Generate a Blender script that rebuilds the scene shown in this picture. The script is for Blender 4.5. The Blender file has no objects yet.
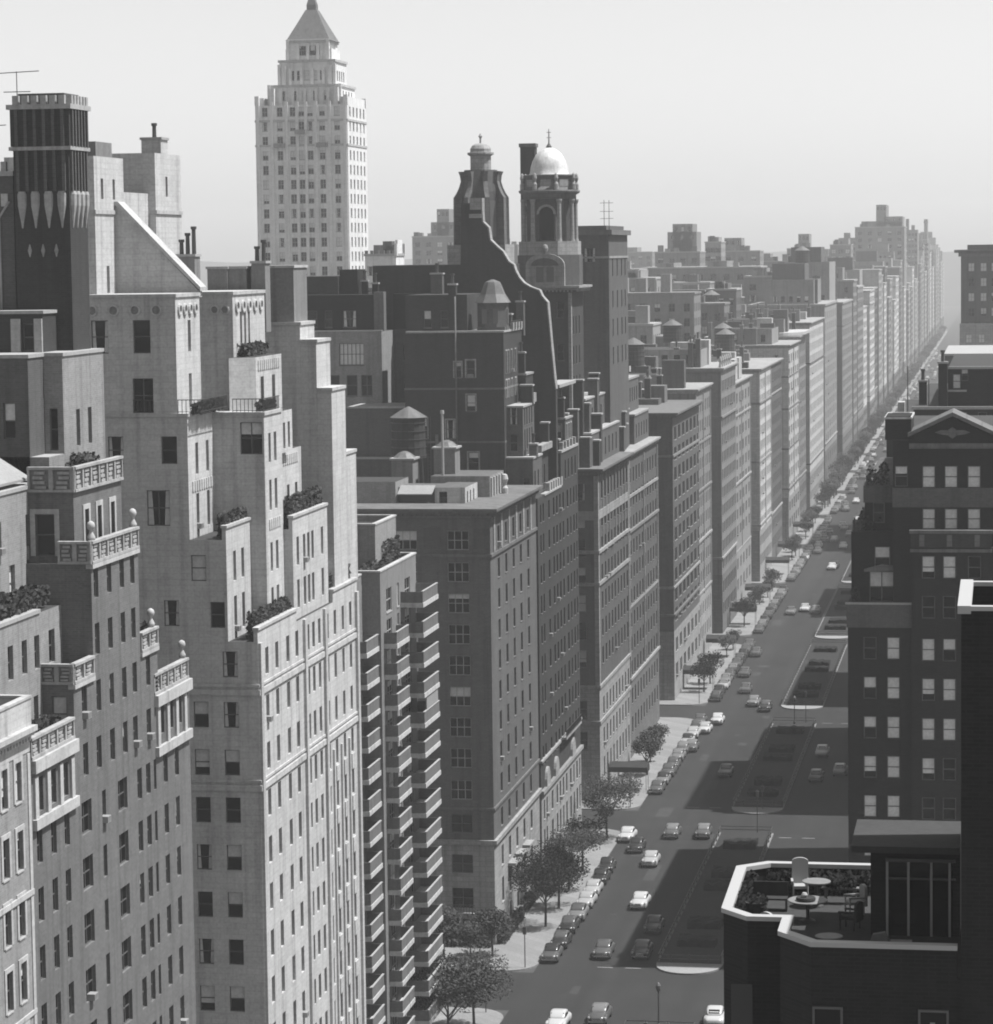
import bpy, math, random
from mathutils import Matrix, Vector
random.seed(7)
SC = bpy.context.scene
COL = SC.collection
RAD = math.radians

# ------------------------------------------------------------------ camera, world, sun, exposure
cam_d = bpy.data.cameras.new('camera')
cam = bpy.data.objects.new('camera', cam_d)
COL.objects.link(cam)
rx, ry, rz = (0.98554941, 0.16888556, -0.0130391), (0.00202067, -0.0886941, -0.99605686), (-0.16937611, 0.98163691, -0.08775368)
cam.matrix_world = Matrix(((rx[0], -ry[0], -rz[0], 0), (rx[1], -ry[1], -rz[1], 0), (rx[2], -ry[2], -rz[2], 72), (0, 0, 0, 1)))
cam_d.sensor_width = 36
cam_d.lens = 36 * 2944 / 1024
cam_d.clip_start = 1
cam_d.clip_end = 20000
SC.camera = cam

SUN_EL, SUN_AZ = RAD(63), RAD(9)          # azimuth counted from +X (the right of the avenue) towards +Y (up the avenue)
world = bpy.data.worlds.new('World')
SC.world = world
world.use_nodes = True
wn, wl = world.node_tree.nodes, world.node_tree.links
bg = wn['Background']
sky = wn.new('ShaderNodeTexSky')
sky.sky_type = 'NISHITA'
sky.sun_disc = False
sky.sun_elevation = SUN_EL
sky.sun_rotation = math.pi / 2 - SUN_AZ
sky.dust_density = 1.0
bw = wn.new('ShaderNodeRGBToBW')           # black-and-white film: the sky keeps its brightness, not its hue
wl.new(sky.outputs[0], bw.inputs[0])
wl.new(bw.outputs[0], bg.inputs[0])
bg.inputs[1].default_value = 0.091

sun_d = bpy.data.lights.new('sun', 'SUN')
sun_d.energy = 4.6
sun_d.angle = RAD(0.5)
sun_d.color = (1, 1, 1)
sun = bpy.data.objects.new('sun', sun_d)
COL.objects.link(sun)
sdir = Vector((math.cos(SUN_EL) * math.cos(SUN_AZ), math.cos(SUN_EL) * math.sin(SUN_AZ), math.sin(SUN_EL)))
sun.rotation_euler = sdir.to_track_quat('Z', 'Y').to_euler()
sun.location = (100, 200, 300)

SC.view_settings.view_transform = 'Standard'
SC.view_settings.look = 'None'
SC.view_settings.gamma = 1
SC.view_settings.use_curve_mapping = False
SC.view_settings.exposure = 0.93
SC.cycles.max_bounces = 6
SC.cycles.volume_bounces = 1
SC.cycles.use_denoising = True
SC.cycles.filter_width = 1.9              # the lens and enlargement are a little soft

# ------------------------------------------------------------------ materials (all greys: the photograph is monochrome)
def nodes(name):
    m = bpy.data.materials.new(name)
    m.use_nodes = True
    return m, m.node_tree.nodes, m.node_tree.links, m.node_tree.nodes['Principled BSDF']

def plain(name, v, rough=0.6, metal=0.0, coat=0.0):
    m, n, l, b = nodes(name)
    b.inputs['Base Color'].default_value = (v, v, v, 1)
    b.inputs['Roughness'].default_value = rough
    b.inputs['Metallic'].default_value = metal
    b.inputs['Coat Weight'].default_value = coat
    return m

def masonry(name, v, var=0.18, rough=0.9, brick=0.0, course=None, streak=0.12, mottle=0.5, joint=.12, lanes=False, grain=.30):
    """stone, brick or render: broad blotches, fine grain, rain streaks down the wall and, where asked for, brick courses"""
    m, n, l, b = nodes(name)
    b.inputs['Roughness'].default_value = rough
    b.inputs['Specular IOR Level'].default_value = 0.25
    geo = n.new('ShaderNodeNewGeometry')
    def noise(scale, sc3, detail=3.0):
        mp = n.new('ShaderNodeMapping')
        mp.inputs['Scale'].default_value = sc3
        l.new(geo.outputs['Position'], mp.inputs[0])
        t = n.new('ShaderNodeTexNoise')
        t.inputs['Scale'].default_value = scale
        t.inputs['Detail'].default_value = detail
        l.new(mp.outputs[0], t.inputs['Vector'])
        return t.outputs[0]
    def madd(sock, mul, add):
        a = n.new('ShaderNodeMath'); a.operation = 'MULTIPLY_ADD'
        l.new(sock, a.inputs[0]); a.inputs[1].default_value = mul; a.inputs[2].default_value = add
        return a.outputs[0]
    def mult(a_, b_):
        a = n.new('ShaderNodeMath'); a.operation = 'MULTIPLY'
        l.new(a_, a.inputs[0]); l.new(b_, a.inputs[1])
        return a.outputs[0]
    f = madd(noise(0.12, (1, 1, 1)), var * 2, 1 - var)
    f = mult(f, madd(noise(2.2, (1, 1, 1.4), 5), var * 2 * mottle, 1 - var * mottle))
    f = mult(f, madd(noise(0.45, (1, 1, 1), 4), .28, .86))
    f = mult(f, madd(noise(5.0, (1, 1, 1), 3), grain * 2, 1 - grain))
    if streak:                                         # patches of renewed masonry, and soot washed down in streaks
        vm = n.new('ShaderNodeMapping'); vm.inputs['Scale'].default_value = (.22, .22, .4); l.new(geo.outputs['Position'], vm.inputs[0])
        vo = n.new('ShaderNodeTexVoronoi'); vo.distance = 'CHEBYCHEV'; l.new(vm.outputs[0], vo.inputs['Vector'])
        vb = n.new('ShaderNodeRGBToBW'); l.new(vo.outputs['Color'], vb.inputs[0])
        f = mult(f, madd(vb.outputs[0], .14, .93))
        mr = n.new('ShaderNodeMapRange'); l.new(noise(1.6, (1, 1, 0.05), 4), mr.inputs[0])
        for i_, v_ in ((1, .50), (2, .72), (3, 1.0), (4, .70)): mr.inputs[i_].default_value = v_
        f = mult(f, mr.outputs[0])
    if lanes:                                          # oil and tyre wear along the traffic lanes, tar patches
        f = mult(f, madd(noise(0.55, (1, 0.012, 1), 3), .7, .66))
        f = mult(f, madd(noise(0.16, (1, 0.5, 1), 2), .5, .76))
    if streak:
        f = mult(f, madd(noise(0.5, (1, 1, 0.05), 3), streak * 1.3, 1 - streak * .65))
    if brick or course:
        sx = n.new('ShaderNodeSeparateXYZ'); l.new(geo.outputs['Position'], sx.inputs[0])
        ad = n.new('ShaderNodeMath'); l.new(sx.outputs[0], ad.inputs[0]); l.new(sx.outputs[1], ad.inputs[1])
        cb = n.new('ShaderNodeCombineXYZ'); l.new(ad.outputs[0], cb.inputs[0]); l.new(sx.outputs[2], cb.inputs[1])
        t = n.new('ShaderNodeTexBrick'); l.new(cb.outputs[0], t.inputs['Vector'])
        k = brick or joint
        t.inputs['Color1'].default_value = (1 + k * .6,) * 3 + (1,)
        t.inputs['Color2'].default_value = (1 - k * .9,) * 3 + (1,)
        t.inputs['Mortar'].default_value = ((1 - 2.2 * k if course else 1 + 1.2 * k),) * 3 + (1,)
        t.inputs['Scale'].default_value = 1.0
        w, h = course or (0.42, 0.13)
        t.inputs['Brick Width'].default_value = w
        t.inputs['Row Height'].default_value = h
        t.inputs['Mortar Size'].default_value = 0.02 if not course else 0.03
        g = n.new('ShaderNodeRGBToBW'); l.new(t.outputs[0], g.inputs[0])
        f = mult(f, g.outputs[0])
    f = madd(f, v, 0.0)
    l.new(f, b.inputs['Base Color'])
    return m

M = {}
M['white_stone'] = masonry('white_stone', 0.370, 0.10, course=(1.1, .42), joint=.05, streak=0.16)
M['white_trim'] = masonry('white_trim', 0.330, 0.06, streak=0.08)
M['terracotta'] = masonry('terracotta', 0.270, 0.16, streak=0.15, mottle=1.2)
M['grey_brick'] = masonry('grey_brick', 0.102, 0.08, brick=0.14, streak=0.10)
M['pale_brick'] = masonry('pale_brick', 0.190, 0.08, brick=0.12, streak=0.08)
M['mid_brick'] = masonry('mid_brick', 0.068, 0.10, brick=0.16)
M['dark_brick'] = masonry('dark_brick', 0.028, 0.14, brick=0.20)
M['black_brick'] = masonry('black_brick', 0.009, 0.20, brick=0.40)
M['limestone'] = masonry('limestone', 0.235, 0.12, course=(1.2, 0.55), streak=0.15)
M['grey_stone'] = masonry('grey_stone', 0.110, 0.12, course=(1.2, 0.55), streak=0.15)
M['buff'] = masonry('buff', 0.150, 0.10, streak=0.14)
M['tower_stone'] = masonry('tower_stone', 0.54, 0.06, streak=0.05)
M['brown_brick'] = masonry('brown_brick', 0.085, 0.10, brick=0.16)
M['pale_limestone'] = masonry('pale_limestone', 0.400, 0.10, course=(1.2, 0.55), streak=0.15)
M['balcony_brick'] = masonry('balcony_brick', 0.105, 0.08, brick=0.1)
M['kerb_dark'] = masonry('kerb_dark', 0.150, 0.2, streak=0.0)
M['concrete'] = masonry('concrete', 0.200, 0.10, streak=0.0)
M['slab_white'] = masonry('slab_white', 0.380, 0.06, streak=0.05)
M['roofing'] = masonry('roofing', 0.033, 0.30, streak=0.0, mottle=0.8)
M['roof_gravel'] = masonry('roof_gravel', 0.075, 0.25, streak=0.0, mottle=1.0)
M['coping'] = masonry('coping', 0.260, 0.10, streak=0.0)
M['metal_roof'] = masonry('metal_roof', 0.100, 0.15, rough=0.5, streak=0.2)
M['copper_pale'] = masonry('copper_pale', 0.500, 0.12, rough=0.45, streak=0.2)
M['iron'] = plain('iron', 0.03, 0.5)
M['glass'] = plain('glass', 0.006, 0.10)
M['glass'].node_tree.nodes['Principled BSDF'].inputs['Specular IOR Level'].default_value = 0.32
M['glass_dull'] = plain('glass_dull', 0.03, 0.25)
M['blind'] = masonry('blind', 0.480, 0.15, rough=0.5, streak=0.0)
M['shade_cloth'] = masonry('shade_cloth', 0.150, 0.15, rough=0.5, streak=0.0)
M['frame_dark'] = plain('frame_dark', 0.07, 0.5)
M['frame_light'] = plain('frame_light', 0.275, 0.5)
M['ac_grey'] = plain('ac_grey', 0.225, 0.5)
M['canvas'] = masonry('canvas', 0.210, 0.08, streak=0.0)
M['canvas_dark'] = masonry('canvas_dark', 0.025, 0.2, streak=0.0)
M['wood_dark'] = masonry('wood_dark', 0.030, 0.25, streak=0.3)
M['asphalt'] = masonry('asphalt', 0.019, 0.16, rough=0.85, streak=0.0, mottle=0.8, lanes=True)
M['earth'] = masonry('earth', 0.050, 0.2, streak=0.0)
M['pavement'] = masonry('pavement', 0.170, 0.10, course=(1.6, 1.6), streak=0.0)
M['lawn'] = masonry('lawn', 0.022, 0.35, streak=0.0, mottle=1.4)
M['paint_line'] = masonry('paint_line', 0.275, 0.25, streak=0.0)
M['leaf'] = masonry('leaf', 0.022, 0.35, rough=0.7, streak=0.0, mottle=1.0)
M['leaf_light'] = masonry('leaf_light', 0.036, 0.30, rough=0.7, streak=0.0, mottle=1.0)
M['hedge_leaf'] = masonry('hedge_leaf', 0.008, 0.4, streak=0.0, mottle=1.5)
M['bark'] = masonry('bark', 0.050, 0.25, streak=0.0)
M['tyre'] = plain('tyre', 0.02, 0.8)
M['chrome'] = plain('chrome', 0.75, 0.2, metal=1.0)
M['white_paint'] = plain('white_paint', 0.30 if True else 0.400, 0.45)
for nm, v in (('car_black', .018), ('car_dark', .06), ('car_grey', .06), ('car_silver', .13), ('car_cream', .27), ('car_white', .36)):
    M[nm] = plain(nm, v, 0.28, coat=0.25)

# ------------------------------------------------------------------ mesh builder
class MB:
    def __init__(s): s.v, s.f, s.m = [], [], []
    def quad(s, pts, m=0):
        i = len(s.v); s.v.extend(pts); s.f.append(tuple(range(i, i + len(pts)))); s.m.append(m)
    def box(s, x0, x1, y0, y1, z0, z1, m=0, mtop=None, bottom=True, holes=None, depth=0.2):
        mt = m if mtop is None else mtop
        if x1 < x0: x0, x1 = x1, x0
        if y1 < y0: y0, y1 = y1, y0
        holes = holes or {}
        s.quad([(x0, y0, z1), (x1, y0, z1), (x1, y1, z1), (x0, y1, z1)], mt)
        if bottom: s.quad([(x0, y1, z0), (x1, y1, z0), (x1, y0, z0), (x0, y0, z0)], m)
        for f in 'ESWN':
            s.face(f, {'E': x1, 'W': x0, 'S': y0, 'N': y1}[f], *((y0, y1) if f in 'EW' else (x0, x1)), z0, z1, holes.get(f), m, depth)
    def face(s, f, pl, a0, a1, z0, z1, rects, m, depth):
        P = (lambda a, z, d=0: (pl - d, a, z)) if f == 'E' else (lambda a, z, d=0: (pl + d, a, z)) if f == 'W' else \
            (lambda a, z, d=0: (a, pl + d, z)) if f == 'S' else (lambda a, z, d=0: (a, pl - d, z))
        rev = f in 'WN'
        def q(p):
            s.quad(p[::-1] if rev else p, m)
        if not rects:
            q([P(a0, z0), P(a1, z0), P(a1, z1), P(a0, z1)]) if f in 'SE' else q([P(a0, z0), P(a1, z0), P(a1, z1), P(a0, z1)])
            return
        zs = sorted({z0, z1} | {round(r[2], 4) for r in rects} | {round(r[3], 4) for r in rects})
        for i in range(len(zs) - 1):
            lo, hi = zs[i], zs[i + 1]
            if lo < z0 - 1e-6 or hi > z1 + 1e-6: continue
            zc = (lo + hi) / 2
            inn = sorted((r[0], r[1]) for r in rects if r[2] < zc < r[3])
            a = a0
            for h0, h1 in inn:
                if h0 > a + 1e-5: q([P(a, lo), P(h0, lo), P(h0, hi), P(a, hi)])
                a = max(a, h1)
            if a1 > a + 1e-5: q([P(a, lo), P(a1, lo), P(a1, hi), P(a, hi)])
        for h0, h1, b, t in rects:
            q([P(h0, b), P(h0, b, depth), P(h0, t, depth), P(h0, t)])
            q([P(h1, b, depth), P(h1, b), P(h1, t), P(h1, t, depth)])
            q([P(h0, t, depth), P(h1, t, depth), P(h1, t), P(h0, t)])
            q([P(h0, b), P(h1, b), P(h1, b, depth), P(h0, b, depth)])
    def prism(s, pts, axis, lo, hi, m=0, mcap=None):
        """outline of (a, b) pairs swept from lo to hi along 'x', 'y' or 'z'"""
        P = {'z': lambda a, b, c: (a, b, c), 'y': lambda a, b, c: (a, c, b), 'x': lambda a, b, c: (c, a, b)}[axis]
        k = len(pts)
        for i in range(k):
            j = (i + 1) % k
            s.quad([P(*pts[i], lo), P(*pts[j], lo), P(*pts[j], hi), P(*pts[i], hi)], m)
        mc = m if mcap is None else mcap
        s.quad([P(*p, hi) for p in pts], mc)
        s.quad([P(*p, lo) for p in pts][::-1], mc)
    def lathe(s, cx, cy, prof, n=12, m=0, rot=0.0, sy=1.0):
        rings = []
        for r, z in prof:
            i = len(s.v)
            s.v.extend((cx + r * math.cos(rot + 2 * math.pi * k / n), cy + sy * r * math.sin(rot + 2 * math.pi * k / n), z) for k in range(n))
            rings.append(i)
        for a, b in zip(rings, rings[1:]):
            for k in range(n):
                j = (k + 1) % n
                s.f.append((a + k, a + j, b + j, b + k)); s.m.append(m)
        s.f.append(tuple(rings[-1] + k for k in range(n))); s.m.append(m)
        s.f.append(tuple(rings[0] + k for k in range(n))[::-1]); s.m.append(m)
    def tube(s, p, q, r0, r1=None, n=6, m=0):
        r1 = r0 if r1 is None else r1
        p, q = Vector(p), Vector(q)
        d = (q - p).normalized()
        u = d.orthogonal().normalized(); w = d.cross(u)
        i = len(s.v)
        for c, r in ((p, r0), (q, r1)):
            s.v.extend(tuple(c + r * (u * math.cos(2 * math.pi * k / n) + w * math.sin(2 * math.pi * k / n))) for k in range(n))
        for k in range(n):
            j = (k + 1) % n
            s.f.append((i + k, i + j, i + n + j, i + n + k)); s.m.append(m)
        s.f.append(tuple(i + k for k in range(n))[::-1]); s.m.append(m)
        s.f.append(tuple(i + n + k for k in range(n))); s.m.append(m)
    def mesh(s, name, mats, smooth=False):
        me = bpy.data.meshes.new(name)
        me.from_pydata(s.v, [], s.f)
        me.polygons.foreach_set('material_index', s.m)
        if smooth: me.polygons.foreach_set('use_smooth', [True] * len(s.f))
        for x in mats: me.materials.append(M[x] if isinstance(x, str) else x)
        me.update()
        return me
    def build(s, name, mats, parent=None, smooth=False):
        mats = mats if isinstance(mats, (list, tuple)) else [mats]
        return link(name, s.mesh(name, mats, smooth), parent)

def link(name, data, parent=None):
    o = bpy.data.objects.new(name, data)
    COL.objects.link(o)
    if parent:
        o.parent = parent
        o.matrix_parent_inverse = Matrix.Translation(-Vector(parent.location))
    return o
def tag(o, label=None, cat=None, group=None, kind=None):
    for k, v in (('label', label), ('category', cat), ('group', group), ('kind', kind)):
        if v: o[k] = v
    return o
def empty(name, loc, label, cat, group=None, rz=0.0):
    o = bpy.data.objects.new(name, None)
    COL.objects.link(o)
    o.empty_display_size = 0.5
    o.location = loc; o.rotation_euler = (0, 0, rz)
    return tag(o, label, cat, group)

# ------------------------------------------------------------------ windows
CAMP = Vector((0, 0, 72))
def project(p):
    d = Vector(p) - CAMP
    w = d.dot(Vector(rz))
    if w <= 1: return None
    return 496.5 + 2944 * d.dot(Vector(rx)) / w, 512 + 2944 * d.dot(Vector(ry)) / w, w
WMESH = {}
def win_mb(w, h, st, var):
    """one sash window in its opening: frame, meeting rail, glass, roller blind, sill; local x across, -y out, z up"""
    b = MB()
    t = 0.07
    if st.get('frame_w'): t = st['frame_w']
    hw = w / 2
    zm = h * 0.5
    b.box(-hw, -hw + t, -0.05, 0.05, 0, h, 0); b.box(hw - t, hw, -0.05, 0.05, 0, h, 0)
    b.box(-hw + t, hw - t, -0.05, 0.05, h - t, h, 0); b.box(-hw + t, hw - t, -0.05, 0.05, 0, t, 0)
    b.box(-hw + t, hw - t, -0.045, 0.045, zm - .035, zm + .035, 0)
    nm = st.get('mull', 0)
    if w > 1.3 and not nm: nm = 1
    for k in range(nm):
        c = -hw + w * (k + 1) / (nm + 1)
        b.box(c - .04, c + .04, -0.04, 0.04, t, zm - .035, 0); b.box(c - .04, c + .04, -0.04, 0.04, zm + .035, h - t, 0)
    if st.get('panes'):
        for k in range(1, st['panes']):
            c = -hw + w * k / st['panes']
            b.box(c - .02, c + .02, -0.03, 0.03, t, zm - .035, 0); b.box(c - .02, c + .02, -0.03, 0.03, zm + .035, h - t, 0)
        for z in (h * .25, h * .75): b.box(-hw + t, hw - t, -0.025, 0.025, z - .02, z + .02, 0)
    cut = {0: 1.0, 1: 0.0, 2: 0.5, 3: 0.74, 4: 0.3, 5: 1.0, 6: 1.0, 7: .62}[var] * h
    if var == 6:
        for q in (-1, 1): b.quad([(q * hw * .98, -.004, t), (q * hw * .45, -.004, t), (q * hw * .6, -.004, h - t), (q * hw * .98, -.004, h - t)], 2)
    if cut > 0.02: b.quad([(-hw, 0, 0), (hw, 0, 0), (hw, 0, cut), (-hw, 0, cut)], 1)
    if cut < h - 0.02: b.quad([(-hw, 0, cut), (hw, 0, cut), (hw, 0, h), (-hw, 0, h)], 2)
    if st.get('sill', True):
        o = st.get('depth', .2)
        b.box(-hw - .05, hw + .05, -o - .06, -0.052, -0.10, -0.004, 3)
    if st.get('surround'):
        o = st.get('depth', .2); q = st['surround']
        b.box(-hw - q, -hw - .003, -o - .06, -o + .05, -0.003, h + q, 4); b.box(hw + .003, hw + q, -o - .06, -o + .05, -0.003, h + q, 4)
        b.box(-hw - .003, hw + .003, -o - .06, -o + .05, h + .003, h + q, 4)
    return b
def win_mats(st, var):
    return [st.get('fm', 'frame_dark'), 'glass', 'shade_cloth' if st.get('dim') else 'blind', st.get('sm', 'grey_stone'), st.get('um', 'white_trim'), 'ac_grey']
def win_mesh(w, h, st, var):
    k = (round(w, 2), round(h, 2), repr(sorted((a, str(c)) for a, c in st.items())), var)
    if k not in WMESH: WMESH[k] = win_mb(w, h, st, var).mesh('window', win_mats(st, var))
    return WMESH[k]
ACM = {}
def ac_mesh(d):
    if d not in ACM:
        b = MB(); b.box(-.34, .34, -d - .32, -0.06, 0.02, 0.40, 0); b.box(-.30, .30, -d - .325, -d - .321, 0.06, 0.36, 1)
        ACM[d] = b.mesh('air_conditioner', ['ac_grey', 'shade_cloth'])
    return ACM[d]
ROT = {'S': 0.0, 'E': math.pi / 2, 'N': math.pi, 'W': -math.pi / 2}

SMOOTH = {'dome', 'entablature', 'column', 'finial', 'gable_coping', 'downpipe'}
MERGED = {'crown', 'pier', 'balustrade', 'french_door', 'recess', 'rear_wing', 'statue', 'railing', 'awning', 'gable_coping', 'plinth'}
class Building:
    def __init__(s, name, label, loc, cat='building', group=None):
        s.root = empty(name, loc, label, cat, group)
        s.parts = {}
        s.wins = []
        s.rnd = random.Random(hash(label) % 1000 if False else sum(map(ord, label)))
    def mb(s, part):
        return s.parts.setdefault(part, (MB(), []))
    def fresh(s, part):
        s.n = getattr(s, 'n', 0) + 1
        return part if part in MERGED else f'{part}#{s.n}'
    def use(s, part, mat):
        mb, mats = s.mb(part)
        if mat not in mats: mats.append(mat)
        return mb, mats.index(mat)
    def box(s, x0, x1, y0, y1, z0, z1, mat, top='roofing', part='wall', E=None, S=None, W=None, st=None, blinds=None):
        """E, S, W: lists of window rectangles (centre along the wall, bottom z, width, height[, style])"""
        part = s.fresh(part)
        mb, m = s.use(part, mat)
        mt = m if top is None else s.use(part, top)[1]
        holes = {}
        depth = (st or {}).get('depth', .2)
        for f, L in (('E', E), ('S', S), ('W', W)):
            if not L: continue
            R = []
            for c, z, w, h, *own in L:
                R.append((c - w / 2, c + w / 2, z, z + h))
                pl = {'E': x1 - depth, 'S': y0 + depth, 'W': x0 + depth}[f]
                loc = (pl, c, z) if f in 'EW' else (c, pl, z)
                ws = own[0] if own else st
                s.wins.append((f, loc, w, h, ws, blinds if blinds is not None else (ws or {}).get('blinds', {}).get(f, .35)))
            holes[f] = R
        mb.box(x0, x1, y0, y1, z0, z1, m, mt, bottom=False, holes=holes, depth=depth)
    def slab(s, part, mat, x0, x1, y0, y1, z0, z1, top=None):
        part = s.fresh(part)
        mb, m = s.use(part, mat)
        mb.box(x0, x1, y0, y1, z0, z1, m, None if top is None else s.use(part, top)[1])
    def belt(s, part, mat, x0, x1, y0, y1, z0, z1, p):
        s.slab(part, mat, x0 + .3, x1 + p, y0 - p, y1 - .02, z0, z1)
    def parapet(s, x0, x1, y0, y1, z, h, mat, cap='coping', t=.3, part='parapet', sides='ESWN'):
        part = s.fresh(part)
        mb, m = s.use(part, mat); c = s.use(part, cap)[1]
        e = .06
        for sd in sides:
            q = {'E': (x1 - t, x1, y0 + t, y1 - t), 'W': (x0, x0 + t, y0 + t, y1 - t), 'S': (x0, x1, y0, y0 + t), 'N': (x0, x1, y1 - t, y1)}[sd]
            mb.box(*q, z, z + h, m)
            k = {'E': (x1 - t - e, x1 + e, y0 + t + e, y1 - t - e), 'W': (x0 - e, x0 + t + e, y0 + t + e, y1 - t - e),
                 'S': (x0 - e, x1 + e, y0 - e, y0 + t + e), 'N': (x0 - e, x1 + e, y1 - t - e, y1 + e)}[sd]
            mb.box(*k, z + h, z + h + .14, c)
    def cornice(s, x0, x1, y0, y1, z, mat, p=.7, h=.9, part='cornice', dent=True):
        part = s.fresh(part)
        mb, m = s.use(part, mat)
        mb.box(x0 + .3, x1 + p, y0 - p, y1 - .03, z - .30, z, m)
        mb.box(x0 + .3, x1 + p * .65, y0 - p * .65, y1 - .03, z - .55, z - .302, m)
        mb.box(x0 + .3, x1 + p * .3, y0 - p * .3, y1 - .03, z - h, z - .552, m)
        if dent:
            y = y0
            while y < y1 - .3:
                mb.box(x1 + p * .3 + .003, x1 + p * .55, y, y + .22, z - .80, z - .553, m); y += .5
            x = max(x0, x1 - 16)
            while x < x1:
                mb.box(x, x + .22, y0 - p * .55, y0 - p * .3 - .003, z - .80, z - .553, m); x += .5
    def finish(s, cap=100):
        scored = []
        for wd in s.wins:
            f, loc, w, h, st, bl = wd
            pr = project(loc)
            sc = -1.0
            if pr and -12 < pr[0] < 1005 and -12 < pr[1] < 1036:
                sc = w * h / pr[2] ** 2 * (abs(loc[0]) / pr[2] if f == 'E' else 1.0)
            elif pr: sc = -pr[2]
            scored.append((sc, wd))
        scored.sort(key=lambda a: -a[0])
        rest = None
        for i, (sc, (f, loc, w, h, st, bl)) in enumerate(scored):
            r = s.rnd.random()
            if r < bl: var = s.rnd.choice(st.get('vars', (1, 2, 2, 3, 4, 6, 6, 7)))
            else: var = 5 if (s.rnd.random() < st.get('acp', .04) and st.get('ac', True)) else 0
            if i < cap:
                o = bpy.data.objects.new('window', win_mesh(w, h, st, var))
                COL.objects.link(o)
                o.parent = s.root
                o.matrix_parent_inverse = Matrix.Translation(-s.root.location)
                o.location = loc
                o.rotation_euler = (0, 0, ROT[f])
                if var == 5:                                 # a window air conditioner, fixed in the lower sash
                    a = bpy.data.objects.new('air_conditioner', ac_mesh(st.get('depth', .2))); COL.objects.link(a); a.parent = o
            else:
                if sc < 0 and sc < -2000: continue
                rest = rest or (MB(), st)
                b = win_mb(w, h, st, var)
                a = ROT[f]; ca, sa = math.cos(a), math.sin(a)
                i0 = len(rest[0].v)
                rest[0].v.extend((loc[0] + x * ca - y * sa, loc[1] + x * sa + y * ca, loc[2] + z) for x, y, z in b.v)
                rest[0].f.extend(tuple(i0 + k for k in q) for q in b.f)
                rest[0].m.extend(b.m)
        if rest:
            o = rest[0].build('windows', win_mats(rest[1], 0), s.root)
            o['kind'] = 'stuff'
        for part, (mb, mats) in s.parts.items():
            if mb.f: mb.build(part.split('#')[0], mats, s.root, part in SMOOTH)
        return s.root

def grid(cols, rows):
    """cols: (centre, width); rows: (bottom z, height)"""
    return [(c, z, w, h) for z, h in rows for c, w in cols]
def rows(z0, z1, step, h):
    out = []; z = z0
    while z + h < z1 - .2:
        out.append((z, h)); z += step
    return out
def spread(a, b, n, w):
    return [(a + (b - a) * (k + .5) / n, w) for k in range(n)]
# ------------------------------------------------------------------ ground, avenue, pavements, planted medians
GZ = -1.4                                   # street level (the camera's roof terrace is 73.4 m above it)
def structure(name, mb, mats):
    o = mb.build(name, mats); o['kind'] = 'structure'; return o
b = MB(); b.quad([(-2600, -150, GZ - .02), (1500, -150, GZ - .02), (1500, 4400, GZ - .02), (-2600, 4400, GZ - .02)]); structure('ground', b, 'earth')
b = MB()                                    # rising ground that closes the view up the avenue
rnd = random.Random(9)
hx = [-2600 + 100 * k for k in range(42)]
hz_ = [66 + rnd.uniform(-5, 5) for _ in hx]
for k in range(41):
    b.quad([(hx[k], 3700, GZ - .05), (hx[k + 1], 3700, GZ - .05), (hx[k + 1], 4150, hz_[k + 1]), (hx[k], 4150, hz_[k])])
    b.quad([(hx[k], 4150, hz_[k]), (hx[k + 1], 4150, hz_[k + 1]), (hx[k + 1], 4390, hz_[k + 1] - 8), (hx[k], 4390, hz_[k] - 8)])
structure('hills', b, 'earth')
b = MB(); b.quad([(-47.2, -100, GZ), (-16.6, -100, GZ), (-16.6, 3690, GZ), (-47.2, 3690, GZ)]); structure('road', b, 'asphalt')
STREETS = [(277, 292), (367, 380), (457, 470), (545, 556), (637, 645)] + [(721 + 82 * k, 731 + 82 * k) for k in range(24)]
for i, (a, c) in enumerate(STREETS):
    b = MB()
    b.quad([(-420, a, GZ - .004), (-47.2, a, GZ - .004), (-47.2, c, GZ - .004), (-420, c, GZ - .004)])
    b.quad([(-16.6, a, GZ - .004), (160, a, GZ - .004), (160, c, GZ - .004), (-16.6, c, GZ - .004)])
    structure('side_street', b, 'asphalt')
def pad(x0, x1, y0, y1, r, side):
    """a block's pavement with rounded kerb corners on the avenue side"""
    pts = []
    e, w = x1, x0
    if side == 'W':
        pts = [(w, y1), (w, y0)] + [(e - r + r * math.sin(t), y0 + r - r * math.cos(t)) for t in [k * math.pi / 16 for k in range(9)]] \
            + [(e - r + r * math.cos(t), y1 - r + r * math.sin(t)) for t in [k * math.pi / 16 for k in range(9)]]
    else:
        pts = [(e, y0), (e, y1)] + [(w + r - r * math.sin(t), y1 - r + r * math.cos(t)) for t in [k * math.pi / 16 for k in range(9)]] \
            + [(w + r - r * math.cos(t), y0 + r - r * math.sin(t)) for t in [k * math.pi / 16 for k in range(9)]]
    m = MB(); m.prism(pts, 'z', GZ - .05, GZ + .14)
    return m
edges = [-60] + [v for s in STREETS for v in s]
for a, c in zip(edges[0::2], edges[1::2]):
    structure('pavement', pad(-400, -47.2, a, c, 3.6, 'W'), 'pavement')
    structure('pavement', pad(-16.6, 150, a, c, 3.6, 'E'), 'pavement')
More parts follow.
